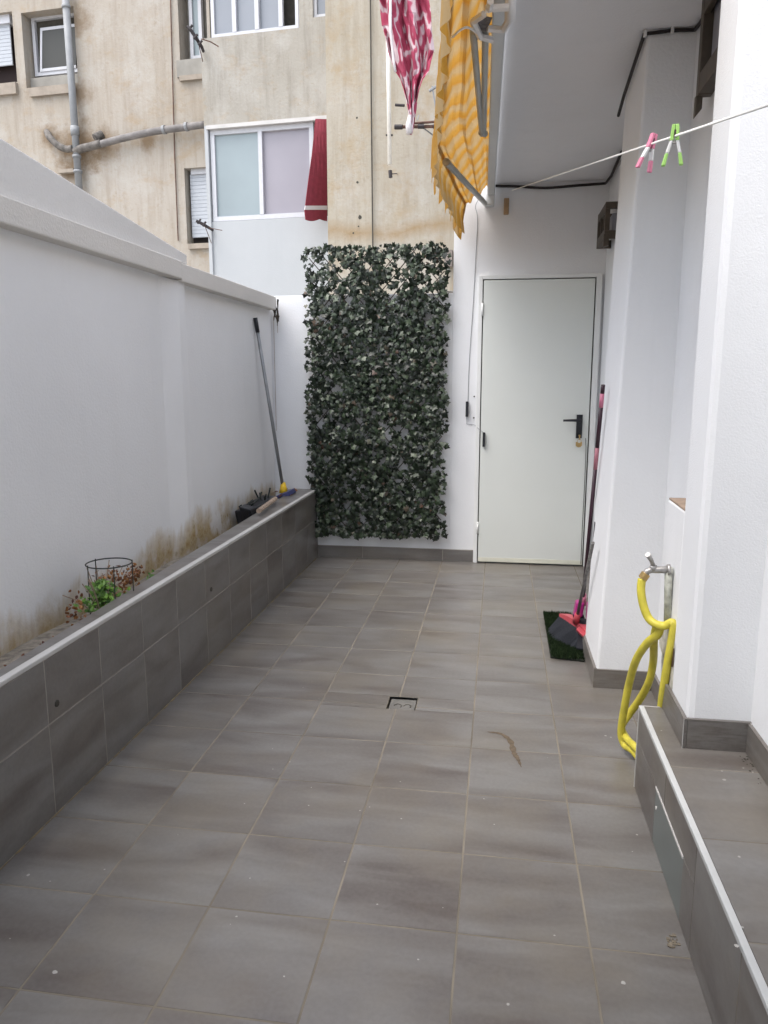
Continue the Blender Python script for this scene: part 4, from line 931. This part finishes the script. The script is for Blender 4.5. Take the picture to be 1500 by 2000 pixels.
b = MB(); b.tube([ty(1262, 1120), ty(1255, 1130)], .016, 10); b.build('hose_nut', M['brass'], tp)
hz = MB()
def hp(px, py, Y): p = Uy(px, py, Y); p.z = max(p.z, .014); return p
HR = .0138
h1 = smoothpath([hp(1254, 1130, 2.545), hp(1252, 1152, 2.54), hp(1256, 1180, 2.53), hp(1266, 1206, 2.52), hp(1281, 1219, 2.50), hp(1298, 1222, 2.49), hp(1312, 1216, 2.48), hp(1316, 1224, 2.475), hp(1310, 1262, 2.48), hp(1303, 1300, 2.49), hp(1296, 1345, 2.51), hp(1291, 1390, 2.535), Vector((.585, 2.56, .1)), Vector((.57, 2.60, .02))], 7)
hz.tube(h1, HR, 12)
h2 = smoothpath([hp(1290, 1226, 2.52), hp(1284, 1240, 2.52), hp(1264, 1256, 2.56), hp(1243, 1288, 2.62), hp(1230, 1330, 2.70), hp(1220, 1380, 2.74), hp(1213, 1430, 2.77), hp(1220, 1455, 2.76), hp(1236, 1466, 2.70), Vector((.57, 2.62, .016)), Vector((.64, 2.56, .016))], 7)
hz.tube(h2, HR, 12)
h3 = smoothpath([hp(1282, 1222, 2.54), hp(1277, 1250, 2.57), hp(1276, 1290, 2.68), hp(1268, 1330, 2.72), hp(1250, 1365, 2.78), hp(1229, 1395, 2.82), hp(1214, 1420, 2.80), hp(1224, 1442, 2.75), hp(1240, 1458, 2.68), Vector((.58, 2.60, .045)), Vector((.66, 2.57, .045))], 7)
hz.tube(h3, HR, 12)
tag(hz.build('garden_hose', M['hose'], None, smooth=True), 'yellow garden hose looped from the tap down to the floor behind the step', 'hose')
# ------------------------------------------------------------------ door mat and brooms
dm = thing('door_mat', (.40, 4.07, 0), 'small dark green artificial turf mat in front of the door by the far pillar', 'mat')
mx0, mx1, my0, my1 = .292, .70, 3.69, 4.46
b = MB(); b.hexa([(mx0, my0+.03, .0), (.458, my0, .0), (.458, my1, .0), (mx0+.005, my1, .0), (mx0, my0+.03, .012), (.458, my0, .012), (.458, my1, .012), (mx0+.005, my1, .012)]); b.build('backing', plain('mat_backing', (.012, .015, .01), .9, .2), dm, bevel=.004)
tf = MB()
for k in range(7000):
    x, y = R.uniform(mx0+.004, .457), R.uniform(my0+.004, my1-.004)
    if x < mx0+.03 and y < my0+.05 and (x-mx0-.03)**2+(y-my0-.05)**2 > .0012: continue
    a = R.uniform(0, 6.28); d1 = Vector((math.cos(a), math.sin(a), 0))*.0022; tp_ = Vector((R.gauss(0, .006), R.gauss(0, .006), R.uniform(.012, .02)))
    p = Vector((x, y, .012)); s_ = R.random(); tf.poly([p-d1, p+d1, p+tp_], [(s_, 0)]*3)
tag(tf.build('turf_pile', M['turf'], dm), kind='stuff')
def floorp(px, py, z): return Uz(px, py, z)
# broom 1: coral head, dark bristles, long maroon and pink handle
br = thing('broom', (.40, 3.95, .0), 'broom with coral red head, dark bristles and grey twisted handle lying on the turf mat', 'broom', 'brooms and dustpan by the far pillar')
h0, h1_ = floorp(1092, 1204, .085), floorp(1146, 1240, .085)
ax = (h1_-h0).normalized(); sd_ = Vector((ax.y, -ax.x, 0))
if sd_.x > 0: sd_ = -sd_
def slab(mb, a, c, w0, w1, z0, z1, side, off=0):
    A = [a+side*w0, a+side*w1, c+side*w1, c+side*w0]
    return mb.hexa([Vector((p.x, p.y, z0)) for p in A] + [Vector((p.x, p.y, z1)) for p in A])
b = MB(); n = 8; ml = (h1_-h0).length
prev = None
for k in range(n):
    t0, t1 = k/n, (k+1)/n; a = h0.lerp(h1_, t0); c = h0.lerp(h1_, t1)
    f0 = math.sin(math.pi*(t0*.9+.05))**.5; f1 = math.sin(math.pi*(t1*.9+.05))**.5
    b.hexa([a+sd_*.0+Vector((0, 0, 0)), a-sd_*.05*f0, c-sd_*.05*f1, c+sd_*.0, a+sd_*.0+Vector((0, 0, .03*f0+.004)), a-sd_*.05*f0+Vector((0, 0, .03*f0+.004)), c-sd_*.05*f1+Vector((0, 0, .03*f1+.004)), c+Vector((0, 0, .03*f1+.004))])
b.build('broom_head', M['coral'], br)
b = MB()
for k in range(900):
    t = R.random(); a = h0.lerp(h1_, t)+sd_*R.uniform(-.035, .0)+Vector((0, 0, .004)); f = math.sin(math.pi*(t*.8+.1)); e = a+sd_*(.05+.065*f*R.random())+Vector((R.gauss(0, .005), R.gauss(0, .005), -.07)); e.z = max(.02, e.z)
    d1 = ax*.0022; b.poly([a-d1, a+d1, e+d1, e-d1])
tag(b.build('bristles', M['bristle'], br), kind='stuff')
mid = h0.lerp(h1_, .62)+Vector((0, 0, .03)); topc = Ux(1158, 1060, .455)
b = MB(); b.tube([mid, mid.lerp(topc, .12)], [.02, .014], 10); b.build('socket', M['coral'], br, smooth=True)
b = MB(); b.tube([mid.lerp(topc, .1), topc], .0085, 10); o = b.build('handle', plain('grey_twisted_handle', (.13, .125, .12), .45, .5, scale=60), br, smooth=True)
# broom 2: magenta block head standing on the floor, long maroon handle with pink bands
b2 = thing('broom', (.44, 4.2, 0), 'tall broom with magenta head and dark maroon handle banded in pink', 'broom', 'brooms and dustpan by the far pillar')
c = Ux(1133, 1197, .42); 
def ubox(mb, px0, px1, py0, py1, Y, th): 
    a = Uy(px0, py1, Y); d = Uy(px1, py0, Y); return mb.box(a.x, d.x, Y, Y+th, a.z, d.z)
YB = 4.02
b = MB(); a = Uy(1123, 1206, YB); d = Uy(1142, 1178, YB); b.hexa([(a.x-.006, YB, a.z), (d.x-.008, YB, a.z), (d.x-.008, YB+.07, a.z), (a.x-.006, YB+.07, a.z), (a.x+.006, YB, d.z), (d.x+.002, YB, d.z), (d.x+.002, YB+.07, d.z), (a.x+.006, YB+.07, d.z)]); b.build('broom_head', M['magenta'], b2, bevel=.008)
b = MB(); b.tube([Uy(1137, 1180, YB+.03), Uy(1141, 1160, YB+.02)], [.022, .013], 10); b.build('socket', M['pink'], b2, smooth=True)
b = MB(); a = Uy(1120, 1222, YB+.01)
for k in range(300):
    x = a.x+R.uniform(0, .055); y = YB+R.uniform(.005, .065); p = Vector((x, y, Uy(1123, 1206, YB).z)); e = Vector((x+R.gauss(0, .006), y+R.gauss(0, .006), .018)); dd = Vector((.002, 0, 0)); b.poly([p-dd, p+dd, e+dd, e-dd])
tag(b.build('bristles', M['bristle'], b2), kind='stuff')
top = Ux(1178, 752, .478); low = Uy(1139, 1168, YB+.02)
def hh(t): return low.lerp(top, t)
def tt(py): return (1168-py)/(1168-752)
for (pa_, pb2, mt, nm) in ((1168, 902, M['maroon'], 'handle'), (902, 862, M['dull_pink'], 'handle_band'), (862, 790, M['maroon'], 'handle'), (790, 766, M['pink'], 'handle_band'), (770, 752, M['maroon'], 'handle_tip')):
    b = MB(); b.tube([hh(tt(pa_)), hh(tt(pb2))], .0098 if mt is M['maroon'] else .0101, 10); b.build(nm, mt, b2, smooth=True)
# dustpan behind
dp2 = thing('dustpan', (.47, 4.1, 0), 'long handled magenta dustpan with grey rods standing tight against the far pillar', 'dustpan', 'brooms and dustpan by the far pillar')
YD = 3.93
b = MB(); a = Uy(1146, 1214, YD); d = Uy(1160, 1180, YD); b.box(a.x, d.x+.02, YD, YD+.05, a.z, d.z); b.build('pan_back', M['magenta'], dp2, bevel=.006)
b = MB(); b.hexa([(a.x-.06, YD-.12, .022), (a.x+.05, YD-.14, .022), (a.x+.05, YD+.05, .022), (a.x-.03, YD+.05, .022), (a.x-.06, YD-.12, .03), (a.x+.05, YD-.14, .03), (a.x+.05, YD+.05, a.z), (a.x-.03, YD+.05, a.z)]); b.build('pan_scoop', M['black'], dp2)
b = MB(); b.tube([Uy(1152, 1182, YD+.02), Uy(1165, 1020, YD-.12)], .011, 8); b.build('pan_handle', plain('dark_handle', (.03, .03, .035), .4, .2), dp2, smooth=True)
b = MB(); c0 = Uy(1128, 1232, YD-.02); b.hexa([floorp(1132, 1226, .09), floorp(1148, 1243, .07), floorp(1140, 1248, .07), floorp(1124, 1232, .09), floorp(1132, 1222, .11), floorp(1147, 1238, .09), floorp(1139, 1242, .09), floorp(1125, 1228, .11)]); b.build('pan_clip', M['coral'], dp2, bevel=.006)
